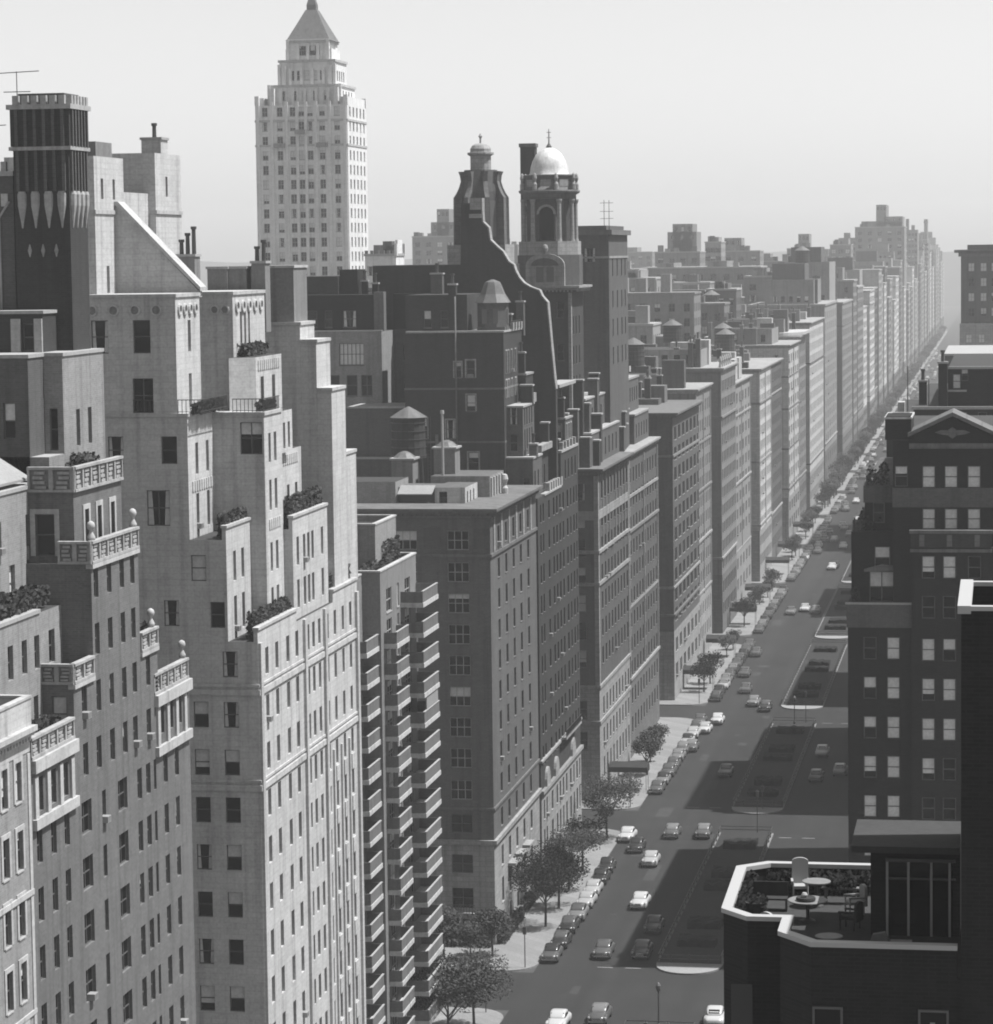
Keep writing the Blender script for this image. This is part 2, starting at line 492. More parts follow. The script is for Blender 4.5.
# stop lines and crossing lines painted on the avenue
b = MB()
for a, c in STREETS[:3]:
    for x0, x1, y in ((-41, -36, c + 3.0), (-27.5, -22, a - 3.0)):
        x = x0
        while x < x1 - .4:
            b.quad([(x, y, GZ + .008), (x + 1.6, y, GZ + .008), (x + 1.6, y + .14, GZ + .008), (x, y + .14, GZ + .008)]); x += 2.9
structure('road_markings', b, 'paint_line')
b = MB()
mr = random.Random(4)
for k in range(26): b.lathe(mr.choice((-42.5, -39.6, -37.0, -25.2, -21.5)), mr.uniform(285, 800), [(.42, GZ - .02), (.42, GZ + .006)], 14)
for k in range(16):
    x, y = mr.uniform(-45, -37), mr.uniform(280, 700); w, d = mr.uniform(.8, 2.2), mr.uniform(2, 9)
    b.quad([(x, y, GZ + .004), (x + w, y, GZ + .004), (x + w, y + d, GZ + .004), (x, y + d, GZ + .004)])
structure('road_patches', b, 'roofing')

MEDX = (-35.1, -28.3)
MED = [(215, 271), (297, 366), (383, 453), (471, 545), (557, 636), (650, 718)] + [(735 + 82 * k, 802 + 82 * k) for k in range(16)]
rnd = random.Random(3)
NEARMED = ['shaded lawn median with dark hedges beside the corner terrace', 'shaded lawn median with dark hedges, second up the avenue', 'sunlit lawn median with two hedge beds, third up the avenue',
           'sunlit lawn median partly behind the dark brick building']
for i, (a, c) in enumerate(MED):
    x0, x1 = MEDX
    m = MB()
    xm, hw = (x0 + x1) / 2, (x1 - x0) / 2
    n = 14
    pts = [(xm - hw * math.cos(math.pi * k / n), a + .2 - 4.4 * math.sin(math.pi * k / n) ** .8) for k in range(n + 1)]
    pts += [(x1, c), (x0, c)]
    m.prism(pts, 'z', GZ - .05, GZ + .17)
    structure('median_kerb', m, 'kerb_dark')
    m = MB(); m.prism(pts[:n + 1], 'z', GZ + .16, GZ + .178); structure('median_tip', m, 'concrete')
    g = MB(); g.box(x0 + .25, x1 - .25, a + .25, c - .25, GZ + .1, GZ + .26)
    o = g.build('lawn', 'lawn'); o['kind'] = 'stuff'
    if i < 8:
        # low iron fence round the lawn
        f = empty('median_fence', (xm, a, GZ), ('low dark iron fence round the lawn median, ' + ('first', 'second', 'third', 'fourth', 'fifth')[i - 1] + ' bed seen up the avenue') if 1 <= i <= 5 else
                  'low dark iron fence round a lawn median of the avenue', 'fence', 'low fences round the lawn medians')
        r = MB(); p = MB()
        posts = []
        for z in (.55, .95):
            for X in (x0 + .15, x1 - .15): r.box(X - .04, X + .04, a + .1, c - .1, GZ + z, GZ + z + .07)
            for Y in (a + .15, c - .15): r.box(x0 + .2, x1 - .2, Y - .04, Y + .04, GZ + z, GZ + z + .07)
        Y = a + .15
        while Y < c:
            for X in (x0 + .15, x1 - .15): posts.append((X, Y))
            Y += 3.0
        for X in (x0 + 1.5, xm, x1 - 1.5): posts.append((X, a + .15))
        r.build('rail', 'iron', f)
        if i < 4:
            for X, Y in posts: q = MB(); q.box(X - .05, X + .05, Y - .05, Y + .05, GZ + .17, GZ + 1.1); q.build('post', 'iron', f)
    # clipped hedge beds
    if 1 <= i < 9:
        for j, fy in enumerate((.10, .22, .50, .60, .84)):
            y = a + (c - a) * fy
            w = 2.0 if j % 2 == 0 else 1.8
            d = 2.6 if j in (0, 2) else 3.4
            h = MB()
            nx, ny = 8, 5
            V = {}
            for ix in range(nx + 1):
                for iy in range(ny + 1):
                    V[ix, iy] = (xm - w + 2 * w * ix / nx + rnd.uniform(-.08, .08), y + d * iy / ny + rnd.uniform(-.1, .1), GZ + .95 + rnd.uniform(-.16, .16))
            for ix in range(nx):
                for iy in range(ny): h.quad([V[ix, iy], V[ix + 1, iy], V[ix + 1, iy + 1], V[ix, iy + 1]])
            dn = lambda p: (p[0], p[1], GZ + .2)
            for ix in range(nx):
                h.quad([dn(V[ix, 0]), dn(V[ix + 1, 0]), V[ix + 1, 0], V[ix, 0]]); h.quad([V[ix, ny], V[ix + 1, ny], dn(V[ix + 1, ny]), dn(V[ix, ny])])
            for iy in range(ny):
                h.quad([V[0, iy], V[0, iy + 1], dn(V[0, iy + 1]), dn(V[0, iy])]); h.quad([dn(V[nx, iy]), dn(V[nx, iy + 1]), V[nx, iy + 1], V[nx, iy]])
            o = h.build('hedge', 'hedge_leaf')
            tag(o, 'clipped dark hedge bed on a grass median of the avenue', 'hedge', 'clipped hedge beds on the medians')

# ------------------------------------------------------------------ the left-hand street wall, from the near end
XF = -53.0
STD = dict(fm='frame_dark', sm='grey_stone', depth=.22, blinds={'E': .25, 'S': .55}, acp=.05)
def ornament_panel(B, part, mat, face, pl, a0, a1, z0, z1, n=None, dark='iron'):
    """a pierced balustrade: rails, end blocks and a row of lozenge balusters with dark gaps"""
    mb, m = B.use(part, mat); _, dk = B.use(part, 'shade_cloth')
    t = .3
    def bx(p, q, lo, hi, out=0.0, mm=m):
        if face == 'E': mb.box(pl - t + .002 * (mm != m), pl + out, p, q, lo, hi, mm)
        else: mb.box(p, q, pl - out, pl + t - .002 * (mm != m), lo, hi, mm)
    h = z1 - z0
    bx(a0, a1, z1 - .16, z1, .10); bx(a0, a1, z0, z0 + .16, .08)
    bx(a0 + .02, a1 - .02, z0 + .162, z1 - .162, -.16, dk)
    L = a1 - a0
    n = n or max(2, int(L / 1.5))
    for k in range(n + 1):
        c = a0 + L * k / n
        bx(max(a0, c - .13), min(a1, c + .13), z0 + .163, z1 - .163, .04)
    for k in range(n):
        c = a0 + L * (k + .5) / n
        w = L / n * .5
        for j in range(4):
            u = (j + .5) / 4
            bx(c - w * (.28 + .3 * abs(math.sin(3.1 * u + k))), c + w * (.28 + .3 * abs(math.cos(2.6 * u + k))), z0 + .17 + (h - .34) * (u - .11), z0 + .17 + (h - .34) * (u + .04), .0)
def finial(B, part, mat, x, y, z, s=1.0):
    mb, m = B.use(part, mat)
    mb.lathe(x, y, [(.34 * s, z), (.36 * s, z + .25 * s), (.18 * s, z + .6 * s), (.14 * s, z + .8 * s), (.3 * s, z + .95 * s), (.36 * s, z + 1.2 * s), (.28 * s, z + 1.45 * s), (.08 * s, z + 1.58 * s)], 10, m)
def stack(B, part, mat, x, y, z0, z1, w, d=None, flues=2, cap='coping'):
    d = d or w
    B.slab(part, mat, x - w / 2, x + w / 2, y - d / 2, y + d / 2, z0, z1)
    B.slab(part, cap, x - w / 2 - .1, x + w / 2 + .1, y - d / 2 - .1, y + d / 2 + .1, z1, z1 + .2)
    mb, m = B.use(part, 'iron')
    for k in range(flues):
        mb.lathe(x - w / 2 + w * (k + .5) / flues, y, [(.18, z1 + .2), (.16, z1 + 1.1 + .5 * k), (.24, z1 + 1.15 + .5 * k), (.24, z1 + 1.35 + .5 * k)], 8, m)

# --- ornate pale building at the lower left edge
B = Building('apartment_building', 'pale ornate apartment building with white window surrounds, cut off at the lower left corner', (-60, 142, GZ))
ST0 = dict(fm='frame_dark', sm='white_trim', depth=.2, surround=.28, um='white_trim', blinds={'E': .15}, acp=0)
er = grid([(147.0, 1.0), (149.9, 1.0), (152.2, 1.0), (141.5, 1.0), (138.5, 1.0)], [(z, 2.2) for z in (42.4, 38.6, 34.9, 31.3, 27.7, 24.1)])
B.box(-75, XF, 130, 154.2, -1.6, 45.6, 'pale_brick', E=er, st=ST0)
B.cornice(-75, XF, 130, 154.2, 46.4, 'white_trim', .55, .8)
B.slab('frieze', 'white_trim', -74, XF + .05, 131, 154.17, 44.9, 45.59)
B.parapet(-75, XF + .2, 130, 154.15, 46.4, 1.5, 'white_stone', 'white_trim')
B.slab('roof', 'roofing', -74.6, XF - .2, 130.4, 153.8, 45.6, 46.5)
B.slab('string_course', 'white_trim', -74, XF + .12, 131, 154.17, 36.9, 37.2)
for z in (30.2,): B.slab('string_course', 'white_trim', -74, XF + .1, 131, 154.17, z, z + .25)
B.slab('quoin', 'white_trim', XF - .5, XF + .06, 153.75, 154.19, -1, 44.8)
B.finish()

# --- grey brick building with white terracotta balconies
A = Building('apartment_building', 'tall grey brick apartment building with white terracotta balustrades and stepped terraces, lower left', (-64, 170, GZ))
STA = dict(fm='frame_dark', sm='grey_brick', sill=False, depth=.24, blinds={'E': .12, 'S': .5}, acp=.07)
colsA = [(155.6, .95), (158.1, .95), (160.5, .95), (164.2, 1.9), (167.6, .75), (171.4, 1.9), (175.0, .95), (176.9, .95), (178.4, .55), (180.8, .95), (183.4, .95)]
zr = [38.3 - 3.32 * k for k in range(12)]
er = grid(colsA, [(z, 1.95) for z in zr if z > 1.5])
er += grid([(164.3, .95), (166.9, .95), (169.6, .95), (172.2, .95), (174.4, .95), (177.3, .95)], [(41.7, 1.95)])
er += grid([(156.0, .85), (158.3, .85), (160.5, .85)], [(41.2, 1.95)]) + grid([(180.3, .8), (182.4, .8), (184.4, .8)], [(41.6, 1.95)])
A.box(-80, XF, 154.25, 186.6, -1.6, 44.3, 'grey_brick', E=er, st=STA)
A.box(-80, XF, 162.3, 166.19, 44.3, 47.4, 'grey_brick', E=[(164.3, 45.1, .95, 1.9)], S=[(-53.9, 44.6, .9, 2.1)], st=STA)
A.box(-80, XF, 166.2, 175.79, 44.3, 54.0, 'grey_brick', E=grid([(167.1, .9), (169.7, .9), (172.3, .9), (174.5, .9)], [(45.1, 1.9), (48.5, 1.9), (51.9, 1.9)]), st=STA)
A.box(-80, XF, 175.8, 179.5, 44.3, 47.4, 'grey_brick', E=[(177.4, 45.1, .9, 1.9)], st=STA)
A.box(-80, -54.6, 175.8, 179.4, 47.4, 52.4, 'grey_brick', E=[(177.4, 48.2, .9, 2.1)], st=STA)
A.box(-80, -54.9, 154.25, 166.19, 44.3, 51.6, 'pale_brick', E=grid([(157.0, .9), (159.4, .9), (161.6, .9), (164.3, 1.1)], [(48.4, 1.95)]) + grid([(157.6, 1.0), (161.2, .8)], [(44.6, 2.3)]), st=STA)
A.box(-80, -57.0, 154.25, 168.9, 51.6, 58.4, 'pale_brick', E=grid([(158.2, .9), (160.6, .9), (163.7, 1.0), (166.8, 1.0)], [(52.0, 2.2)]) + [(167.0, 55.0, 1.3, 1.9), (161.5, 55.0, 1.0, 1.9)], st=STA)
A.box(-80, -57.0, 174, 182.4, 51.6, 66.0, 'pale_brick', E=[(176.9, 60.3, .75, 2.3), (179.3, 60.3, .75, 2.3), (176.6, 54.6, .9, 2.6), (179.8, 54.6, .9, 2.2)], S=[(-57.65, 60.2, .55, 2.6), (-57.6, 54, .6, 2.1)], st=STA)
A.box(-80, -58.2, 171, 173.99, 51.6, 66.0, 'mid_brick', S=[(-59.45, 61.1, .75, 2.2)], st=STA)
A.box(-60.2, -57.0, 171.0, 173.98, 51.6, 60.0, 'pale_brick', top='coping')
A.box(-60.0, -57.3, 168.91, 170.98, 51.6, 58.0, 'grey_brick')
for x0, x1, y0, y1, z in ((-80, -57.0, 174, 182.4, 66.0), (-80, -58.2, 171, 173.99, 66.0), (-80, -57.0, 154.25, 168.9, 58.4), (-80, -54.9, 154.25, 162.2, 51.6), (-80, -54.6, 175.8, 179.4, 52.4)):
    A.slab('coping', 'coping', x0, x1 + .08, y0 - .08, y1 + .005, z, z + .22)
for a0, a1, z, top in ((154.5, 162.2, 44.3, 1.25), (178.6, 186.5, 44.3, 1.35)):
    ornament_panel(A, 'balustrade', 'terracotta', 'E', XF, a0, a1, z, z + top)
    A.slab('balustrade', 'white_trim', XF - .3, XF + .3, a0 - .05, a1 + .05, z - .75, z - .02)
    A.slab('window_surround', 'white_trim', XF - .2, XF + .26, a0, a1, 40.35, 40.95)
for a0, a1, z, top in ((162.3, 166.1, 47.4, 1.2), (166.2, 175.75, 54.0, 1.35), (175.85, 179.5, 47.4, 1.25)):
    ornament_panel(A, 'balustrade', 'terracotta', 'E', XF + .06, a0, a1, z, z + top)
    A.slab('balustrade', 'white_trim', XF - .3, XF + .14, a0 - .05, a1 + .03, z - .28, z - .02)
for y in (155.0, 157.15, 159.4, 161.5): A.slab('window_surround', 'white_trim', XF - .1, XF + .14, y - .28, y + .28, 40.96, 43.3)
for y in (179.2, 181.35, 183.4, 185.4): A.slab('window_surround', 'white_trim', XF - .1, XF + .14, y - .28, y + .28, 40.96, 43.5)
ornament_panel(A, 'balustrade', 'terracotta', 'S', 162.24, -55.0, XF + .05, 47.4, 48.6, 2)
ornament_panel(A, 'balustrade', 'terracotta', 'S', 166.14, -55.0, XF + .05, 54.0, 55.35, 2)
# bay of the top storey with white surrounds, and its own balustrade above
A.box(-58, -54.2, 166.9, 176.5, 54.0, 58.2, 'grey_brick', E=[(169.3, 54.6, .8, 2.4), (171.8, 54.6, .8, 2.4), (174.5, 54.6, .8, 2.4)], S=[(-56, 54.4, 1.2, 2.5)], st=dict(STA, surround=.3, um='white_trim'))
ornament_panel(A, 'balustrade', 'terracotta', 'E', -54.1, 166.9, 176.5, 58.2, 59.7)
ornament_panel(A, 'balustrade', 'terracotta', 'S', 166.85, -57.0, -54.1, 58.2, 59.7, 2)
for x, y, z in ((-53.2, 167.0, 55.35), (-53.2, 175.5, 55.35), (-53.2, 178.9, 48.7), (-53.3, 186.2, 45.7)): finial(A, 'finial', 'white_trim', x, y, z, .72)
# awnings over the roof terraces
mb, m = A.use('awning', 'canvas')
mb.prism([(-60.4, 61.0), (-57.2, 59.0), (-57.2, 58.85), (-60.4, 60.85)], 'y', 160, 168.0, m)
mb, m = A.use('awning', 'canvas_dark')
mb.prism([(-56.98, 57.4), (-55.6, 56.2), (-55.6, 56.1), (-56.98, 57.3)], 'y', 176.0, 177.3, m)
mb.prism([(-56.98, 57.4), (-55.6, 56.2), (-55.6, 56.1), (-56.98, 57.3)], 'y', 179.1, 180.5, m)
A.finish()
# the dark ornamented chimney tower and its neighbour on that roof
T = Building('chimney_tower', 'tall dark brick chimney tower with pale drop ornaments and a battlemented crown', (-59.4, 179.7, 66), 'chimney')
x0, x1, y0, y1 = -61.15, -57.55, 178.0, 181.6
T.slab('shaft', 'dark_brick', x0, x1, y0, y1, 65.9, 79.8)
T.slab('shaft', 'dark_brick', x0 - .12, x1 + .12, y0 - .12, y1 + .12, 79.0, 81.3)
T.slab('cornice', 'terracotta', x0 - .3, x1 + .3, y0 - .3, y1 + .3, 81.3, 81.6)
T.slab('cornice', 'terracotta', x0 - .22, x1 + .22, y0 - .22, y1 + .22, 78.75, 78.98)
for k in range(6):
    for f in 'ES':
        c = (y0 if f == 'E' else x0) + 3.6 * (k + .5) / 6
        if f == 'S':
            T.slab('crown', 'terracotta', c - .2, c + .2, y0 - .25, y0 + .1, 81.6, 82.15)
            T.slab('pier', 'mid_brick', c - .1, c + .1, y0 - .17, y0 + .05, 76.2, 78.74)
        else:
            T.slab('crown', 'terracotta', x1 - .1, x1 + .25, c - .2, c + .2, 81.6, 82.15)
            T.slab('pier', 'mid_brick', x1 - .05, x1 + .17, c - .1, c + .1, 76.2, 78.74)
for k in range(6):
    c = 3.6 * (k + .5) / 6
    T.slab('pier', 'mid_brick', x0 + c - .1, x0 + c + .1, y0 - .26, y0 - .1, 79.0, 81.29); T.slab('pier', 'mid_brick', x1 + .1, x1 + .26, y0 + c - .1, y0 + c + .1, 79.0, 81.29)
T.slab('crown', 'mid_brick', x0 + .3, x1 - .3, y0 + .3, y1 - .3, 81.6, 82.3)
mb, m = T.use('ornament', 'terracotta')
for k in range(4):
    c = x0 + .5 + 2.6 * k / 3
    mb.lathe(c, y0 - .02, [(.05, 73.9), (.12, 74.4), (.16, 74.6), (.28, 75.3), (.3, 76.0), (.22, 76.2)], 8, m, sy=.6)
    mb.lathe(x1 + .02, y0 + .5 + 2.6 * k / 3, [(.05, 73.9), (.12, 74.4), (.16, 74.6), (.28, 75.3), (.3, 76.0), (.22, 76.2)], 8, m)
    if k < 3:
        mb.lathe(c + .43, y0 - .02, [(.03, 72.1), (.14, 72.5), (.03, 72.9)], 6, m)
T.finish()
T = Building('chimney_tower', 'lighter brick chimney tower behind the dark one, at the left edge', (-64.4, 180, 66), 'chimney')
T.slab('shaft', 'mid_brick', -66.4, -61.35, 178.4, 181.6, 60, 77.2)
T.slab('cornice', 'terracotta', -66.5, -61.28, 178.2, 181.7, 77.2, 77.5)
for k in range(7): T.slab('crown', 'terracotta', -66.3 + .7 * k, -65.95 + .7 * k, 178.25, 178.6, 77.5, 78.1)
for k in range(6): T.slab('ornament', 'white_trim', -65.9 + .75 * k, -65.45 + .75 * k, 178.3, 178.45, 75.3, 76.1)
mb, m = T.use('downpipe', 'coping'); mb.tube((-62.3, 178.3, 66), (-62.3, 178.3, 74.6), .09, .09, 6, m); mb.tube((-62.3, 178.3, 74.6), (-61.6, 178.3, 75.6), .09, .09, 6, m)
T.finish()
P = Building('roof_penthouse', 'small brick penthouse with an arched stone doorway beside the dark chimney tower', (-60, 177, 66), 'penthouse')
P.box(-64, -58.6, 175.2, 177.9, 66.1, 68.6, 'dark_brick', S=[(-59.55, 66.3, .7, 1.7)], st=dict(STD, sill=False))
P.slab('coping', 'coping', -64.1, -58.5, 175.1, 177.85, 68.6, 68.8)
P.slab('door_surround', 'terracotta', -60.6, -60.0, 175.0, 175.25, 66.1, 68.3); P.slab('door_surround', 'terracotta', -59.1, -58.6, 175.0, 175.25, 66.1, 68.3)
P.finish()
# --- white stepped apartment building
B = Building('apartment_building', 'bright white stepped apartment building with hedged terraces and roundels round its top', (-62, 221, GZ))
STB = dict(fm='frame_dark', sm='white_stone', depth=.26, blinds={'E': .10, 'S': .72}, acp=.06, sill=False, dim=False)
cB = [(207.6, .95), (210.6, .95), (214.0, .95), (216.9, .95), (220.6, .85), (222.4, .85), (224.4, .85), (227.2, .85), (229.9, .85), (232.8, .85), (235.6, .85)]
zB = [41.5 - 3.5 * k for k in range(12)]
WS = 'white_stone'
B.box(-74, XF, 205, 238.2, -1.6, 44.2, WS, E=grid(cB, [(z, 2.0) for z in zB if z > 1]), S=grid([(-55.1, 1.15), (-57.35, 1.15), (-61.5, 1.15), (-65, 1.15)], [(37.9 - 3.5 * k, 1.9) for k in range(11)]) + grid([(-55.1, 1.15)], [(41.6, 1.9)]), st=STB)
B.box(-74, -53.3, 217.4, 229.1, 44.2, 51.2, WS, E=grid([(219.0, .8), (221.1, .8), (222.5, .8), (223.9, .8), (227.2, .8)], [(45.0, 2.2), (48.3, 2.2)]), st=STB)
B.box(-74, -55.2, 205, 212.0, 44.2, 51.6, WS, E=grid([(207.3, .8), (209.6, .8)], [(44.7, 2.6), (48.4, 2.2)]), S=grid([(-55.95, 1.1)], [(45.2, 1.9)]) + [(-57.3, 48.6, 1.15, 1.9), (-59.4, 45.3, 1.15, 1.9), (-63, 48.6, 1.15, 1.9)], st=STB)
B.box(-74, -54.0, 212.0, 217.39, 44.2, 60.2, WS, E=grid([(213.6, .7), (215.3, .8)], [(45.0, 2.2), (48.4, 2.2), (53.0, 2.3), (56.6, 2.2)]), S=[(-55.0, 57.3, 1.7, 2.4)], st=STB)
B.box(-74, -54.6, 217.4, 226.0, 51.2, 57.0, WS, E=grid([(219.3, .8), (221.6, .8), (224.2, .8)], [(52.0, 2.3)]), st=STB)
B.box(-74, -54.05, 217.4, 221.0, 57.0, 60.2, WS, E=grid([(218.4, .7), (219.9, .7)], [(57.3, 2.0)]), st=STB)
B.box(-74, -57.9, 205, 212.98, 51.6, 60.5, WS, E=grid([(207.4, .75), (210.3, .75)], [(52.2, 2.6), (56.2, 2.3)]), S=[(-60.2, 52.6, 1.75, 2.6), (-59.3, 57.1, 1.2, 2.0), (-63.3, 57.1, 1.2, 2.0)], st=STB)
B.box(-74, -58.6, 205.0, 211.5, 60.5, 69.1, WS, E=[(208.6, 61.0, .8, 2.5), (208.6, 65.1, .8, 2.3)], S=[(-61.15, 65.1, 1.3, 2.4), (-61.15, 60.8, 1.55, 2.5), (-64.3, 65.1, 1.3, 2.4)], st=STB)
# right-hand crowning block with a splayed corner below it
B.box(-74, -57.0, 215.0, 224.7, 60.2, 69.1, WS, E=[(217.4, 65.2, .6, 2.6), (218.6, 65.2, .6, 2.6), (219.8, 65.2, .6, 2.6)], st=STB)
mb, m = B.use('wall', WS); tp = B.use('wall', 'roofing')[1]
mb.prism([(-57.01, 213.6), (-55.3, 215.0), (-55.3, 223.0), (-57.01, 223.0)], 'z', 60.2, 64.4, m, tp)
for c in (216.8, 220.3):
    B.slab('terrace_door', 'glass', -55.29, -55.26, c - .4, c + .4, 60.5, 62.9)
B.box(-74, -55.7, 231, 236.0, 44.2, 66.4, WS, st=STB)
B.box(-55.69, -54.4, 231, 236.0, 44.2, 65.0, WS, st=STB)
B.box(-54.39, -53.2, 231, 236.0, 44.2, 61.1, WS, st=STB)
B.box(-74, -54.6, 236.01, 246.0, 44.2, 55.2, WS, top='roofing', E=[(240.3, 49.3, 1.2, 3.1)], st=STB)
B.box(-74, -53.8, 229.1, 230.99, 44.2, 47.5, WS, st=STB)
cp = lambda x0, x1, y0, y1, z: B.slab('coping', 'white_trim', x0, x1 + .1, y0 - .1, y1 + .01, z, z + .25)
for q in ((-74, -57.9, 205, 212.98, 60.5), (-74, -58.6, 205, 211.5, 69.1), (-74, -57.0, 215, 224.7, 69.1), (-74, -54.0, 212, 217.38, 60.2), (-74, -55.7, 231, 236, 66.4), (-55.8, -54.4, 231, 236, 65.0), (-54.4, -53.2, 231, 236, 61.1), (-74, -54.6, 236.0, 246, 55.2)): cp(*q)
for x1, y0, y1, z in ((XF, 205, 216.9, 44.2), (-53.3, 217.4, 229.1, 51.2), (-55.2, 205, 212.0, 51.6), (XF, 229.3, 238.2, 44.2)):
    B.slab('parapet', WS, x1 - .3, x1, y0, y1, z, z + .85); B.slab('parapet', 'white_trim', x1 - .38, x1 + .1, y0 - .08, y1 + .03, z + .85, z + 1.05)
for z in (40.3, 33.3):
    B.slab('belt_course', 'white_stone', -73, XF + .14, 204.86, 238.19, z, z + .42); B.slab('belt_course', 'white_stone', -73, XF + .09, 204.9, 238.19, z + .62, z + .8)
for y in (205.4, 219.2, 226.0, 237.7): B.slab('pilaster', WS, XF - .2, XF + .22, y - .35, y + .35, -1.5, 44.1)
for y in (228.5, 231.3, 234.2): B.slab('pilaster', WS, XF - .2, XF + .16, y - .18, y + .18, -1.5, 32.4)
# panels between storeys that catch the light on the right-hand bays
for z in [zB[k] - 1.45 for k in range(3, 11)]:
    for y in (227.2, 229.9, 232.8, 235.6): B.slab('spandrel', 'white_stone', XF - .15, XF + .1, y - .55, y + .55, z + .1, z + 1.35)
# roundels and carved panels
mb, m = B.use('roundel', WS); dk = B.use('roundel', 'pale_brick')[1]
def ring(face, a, pl, z, r=.55):
    n = 14
    for k in range(n):
        t0, t1 = 2 * math.pi * k / n, 2 * math.pi * (k + 1) / n
        for ra, rb, o0, o1 in ((r, r, 0, .12), (r, r * .72, .12, .14), (r * .72, r * .72, .14, -.02)):
            pts = []
            for rr, t, o in ((ra, t0, o0), (ra, t1, o0), (rb, t1, o1), (rb, t0, o1)):
                p = a + rr * math.cos(t)
                pts.append((p, pl - o - .01, z + rr * math.sin(t)) if face == 'S' else (pl + o + .01, p, z + rr * math.sin(t)))
            mb.quad(pts, m)
    for k in range(n):
        t0, t1 = 2 * math.pi * k / n, 2 * math.pi * (k + 1) / n
        q = [(a, z), (a + r * .7 * math.cos(t0), z + r * .7 * math.sin(t0)), (a + r * .7 * math.cos(t1), z + r * .7 * math.sin(t1))]
        mb.quad([(p, pl - .012, w) if face == 'S' else (pl + .012, p, w) for p, w in q], dk)
for x in (-64.8, -63.2, -61.6, -60.0): ring('S', x, 205, 68.2, .42)
for y in (206.0, 207.4, 208.8, 210.2): ring('E', y, -58.6, 68.2, .45)
for x in (-58.4, -57.6): ring('S', x, 215.0, 68.0, .36)
for y in (216.2, 218.0, 219.8, 221.6, 223.4): ring('E', y, -57.0, 68.2, .5)
for y0, y1, pl, z in ((206, 211.6, -57.9, 55.0), (213.0, 216.2, -54.0, 51.6), (215.6, 222.4, -55.3, 63.4), (217.6, 225, -54.6, 55.9)):
    k = y0
    while k < y1: B.slab('carved_panel', 'white_stone', pl - .1, pl + .07, k, k + .42, z, z + .75); k += .62
# railings with planting on the terraces
def railing(Bx, x, y0, y1, z, h=1.0, part='railing', ax='y', step=.3):
    mb, m = Bx.use(part, 'iron')
    if ax == 'y':
        mb.box(x - .03, x + .03, y0, y1, z + h - .06, z + h, m); mb.box(x - .02, x + .02, y0, y1, z + .08, z + .13, m)
        k = y0
        while k < y1: mb.box(x - .02, x + .02, k, k + .04, z, z + h, m); k += step
    else:
        mb.box(y0, y1, x - .03, x + .03, z + h - .06, z + h, m); mb.box(y0, y1, x - .02, x + .02, z + .08, z + .13, m)
        k = y0
        while k < y1: mb.box(k, k + .04, x - .02, x + .02, z, z + h, m); k += step
railing(B, -57.0, 205.2, 212.8, 60.75, 1.0); railing(B, 205.1, -64, -57.0, 60.75, 1.0, ax='x')
railing(B, -54.1, 212.2, 217.2, 60.45, 1.0); railing(B, 212.1, -56.4, -54.1, 60.45, 1.0, ax='x')
railing(B, -57.1, 215.2, 222.8, 64.45, 1.0)
# rear roof volumes: sloping screen wall, penthouse, bulkheads
mb, m = B.use('screen_wall', WS); c = B.use('screen_wall', 'white_trim')[1]
mb.prism([(-65.4, 69.0), (-58.9, 69.0), (-58.9, 69.5), (-65.0, 75.8), (-65.4, 75.8)], 'y', 212.4, 213.4, m)
mb.prism([(-58.7, 69.45), (-58.7, 69.75), (-64.9, 76.15), (-65.5, 76.15), (-65.5, 75.85), (-65.05, 75.85)], 'y', 212.2, 213.9, c)
B.finish()
P = Building('roof_penthouse', 'white two-tower penthouse behind the sloping screen wall on the white building', (-67, 222, 69), 'penthouse')
P.box(-72, -65.2, 207.5, 214.8, 66, 79.4, WS, E=[(209.4, 76.3, .6, 1.5), (212.3, 76.3, .6, 1.5), (210.4, 69.4, .7, 2.0)], st=STB)
P.box(-72, -66.0, 226, 233.4, 66, 80.2, WS, E=[(229.2, 76.8, .6, 1.6)], st=STB)
P.box(-72, -66.6, 214.81, 225.99, 66, 77.0, WS, st=STB)
P.slab('band', 'white_trim', -72, -65.1, 207.4, 214.79, 75.2, 75.5); P.slab('band', 'white_trim', -71, -65.88, 225.9, 233.42, 75.4, 75.7)
stack(P, 'chimney', WS, -66.8, 228.8, 80.2, 81.3, 1.6, 2.0, 1)
P.slab('roof_house', 'buff', -69, -65.5, 209, 213, 79.4, 80.5)
P.finish()
CH = [(-62.9, 224, 72.0, 1.5, 3), (-60.9, 226, 71.0, 1.6, 0), (-59.4, 226.3, 71.0, 1.5, 0), (-57.7, 226.5, 71.4, 1.1, 2)]
for i, (x, y, z, w, fl) in enumerate(CH):
    c = Building('chimney', ('stone chimney with three dark flues behind the foot of the sloping screen wall', 'broad stone chimney without flues on the white building, left of its twin',
                             'stone chimney without flues on the white building, beside the one with flues', 'stone chimney with two tall dark flues by the roof edge of the white building')[i], (x, y, 69), 'chimney', 'chimneys on the white building')
    stack(c, 'stack', 'buff', x, y, 66, z, w, 1.6, fl, 'coping')
    c.finish()
c = Building('roof_house', 'plain stone lift house with a bright edge behind the chimneys of the white building', (-57, 233, 66), 'lift house')
c.box(-60, -56.2, 231.2, 235.8, 66.65, 71.0, 'buff', st=STB); c.slab('coping', 'white_trim', -60.1, -56.1, 231.1, 235.9, 71.0, 71.2); c.finish()
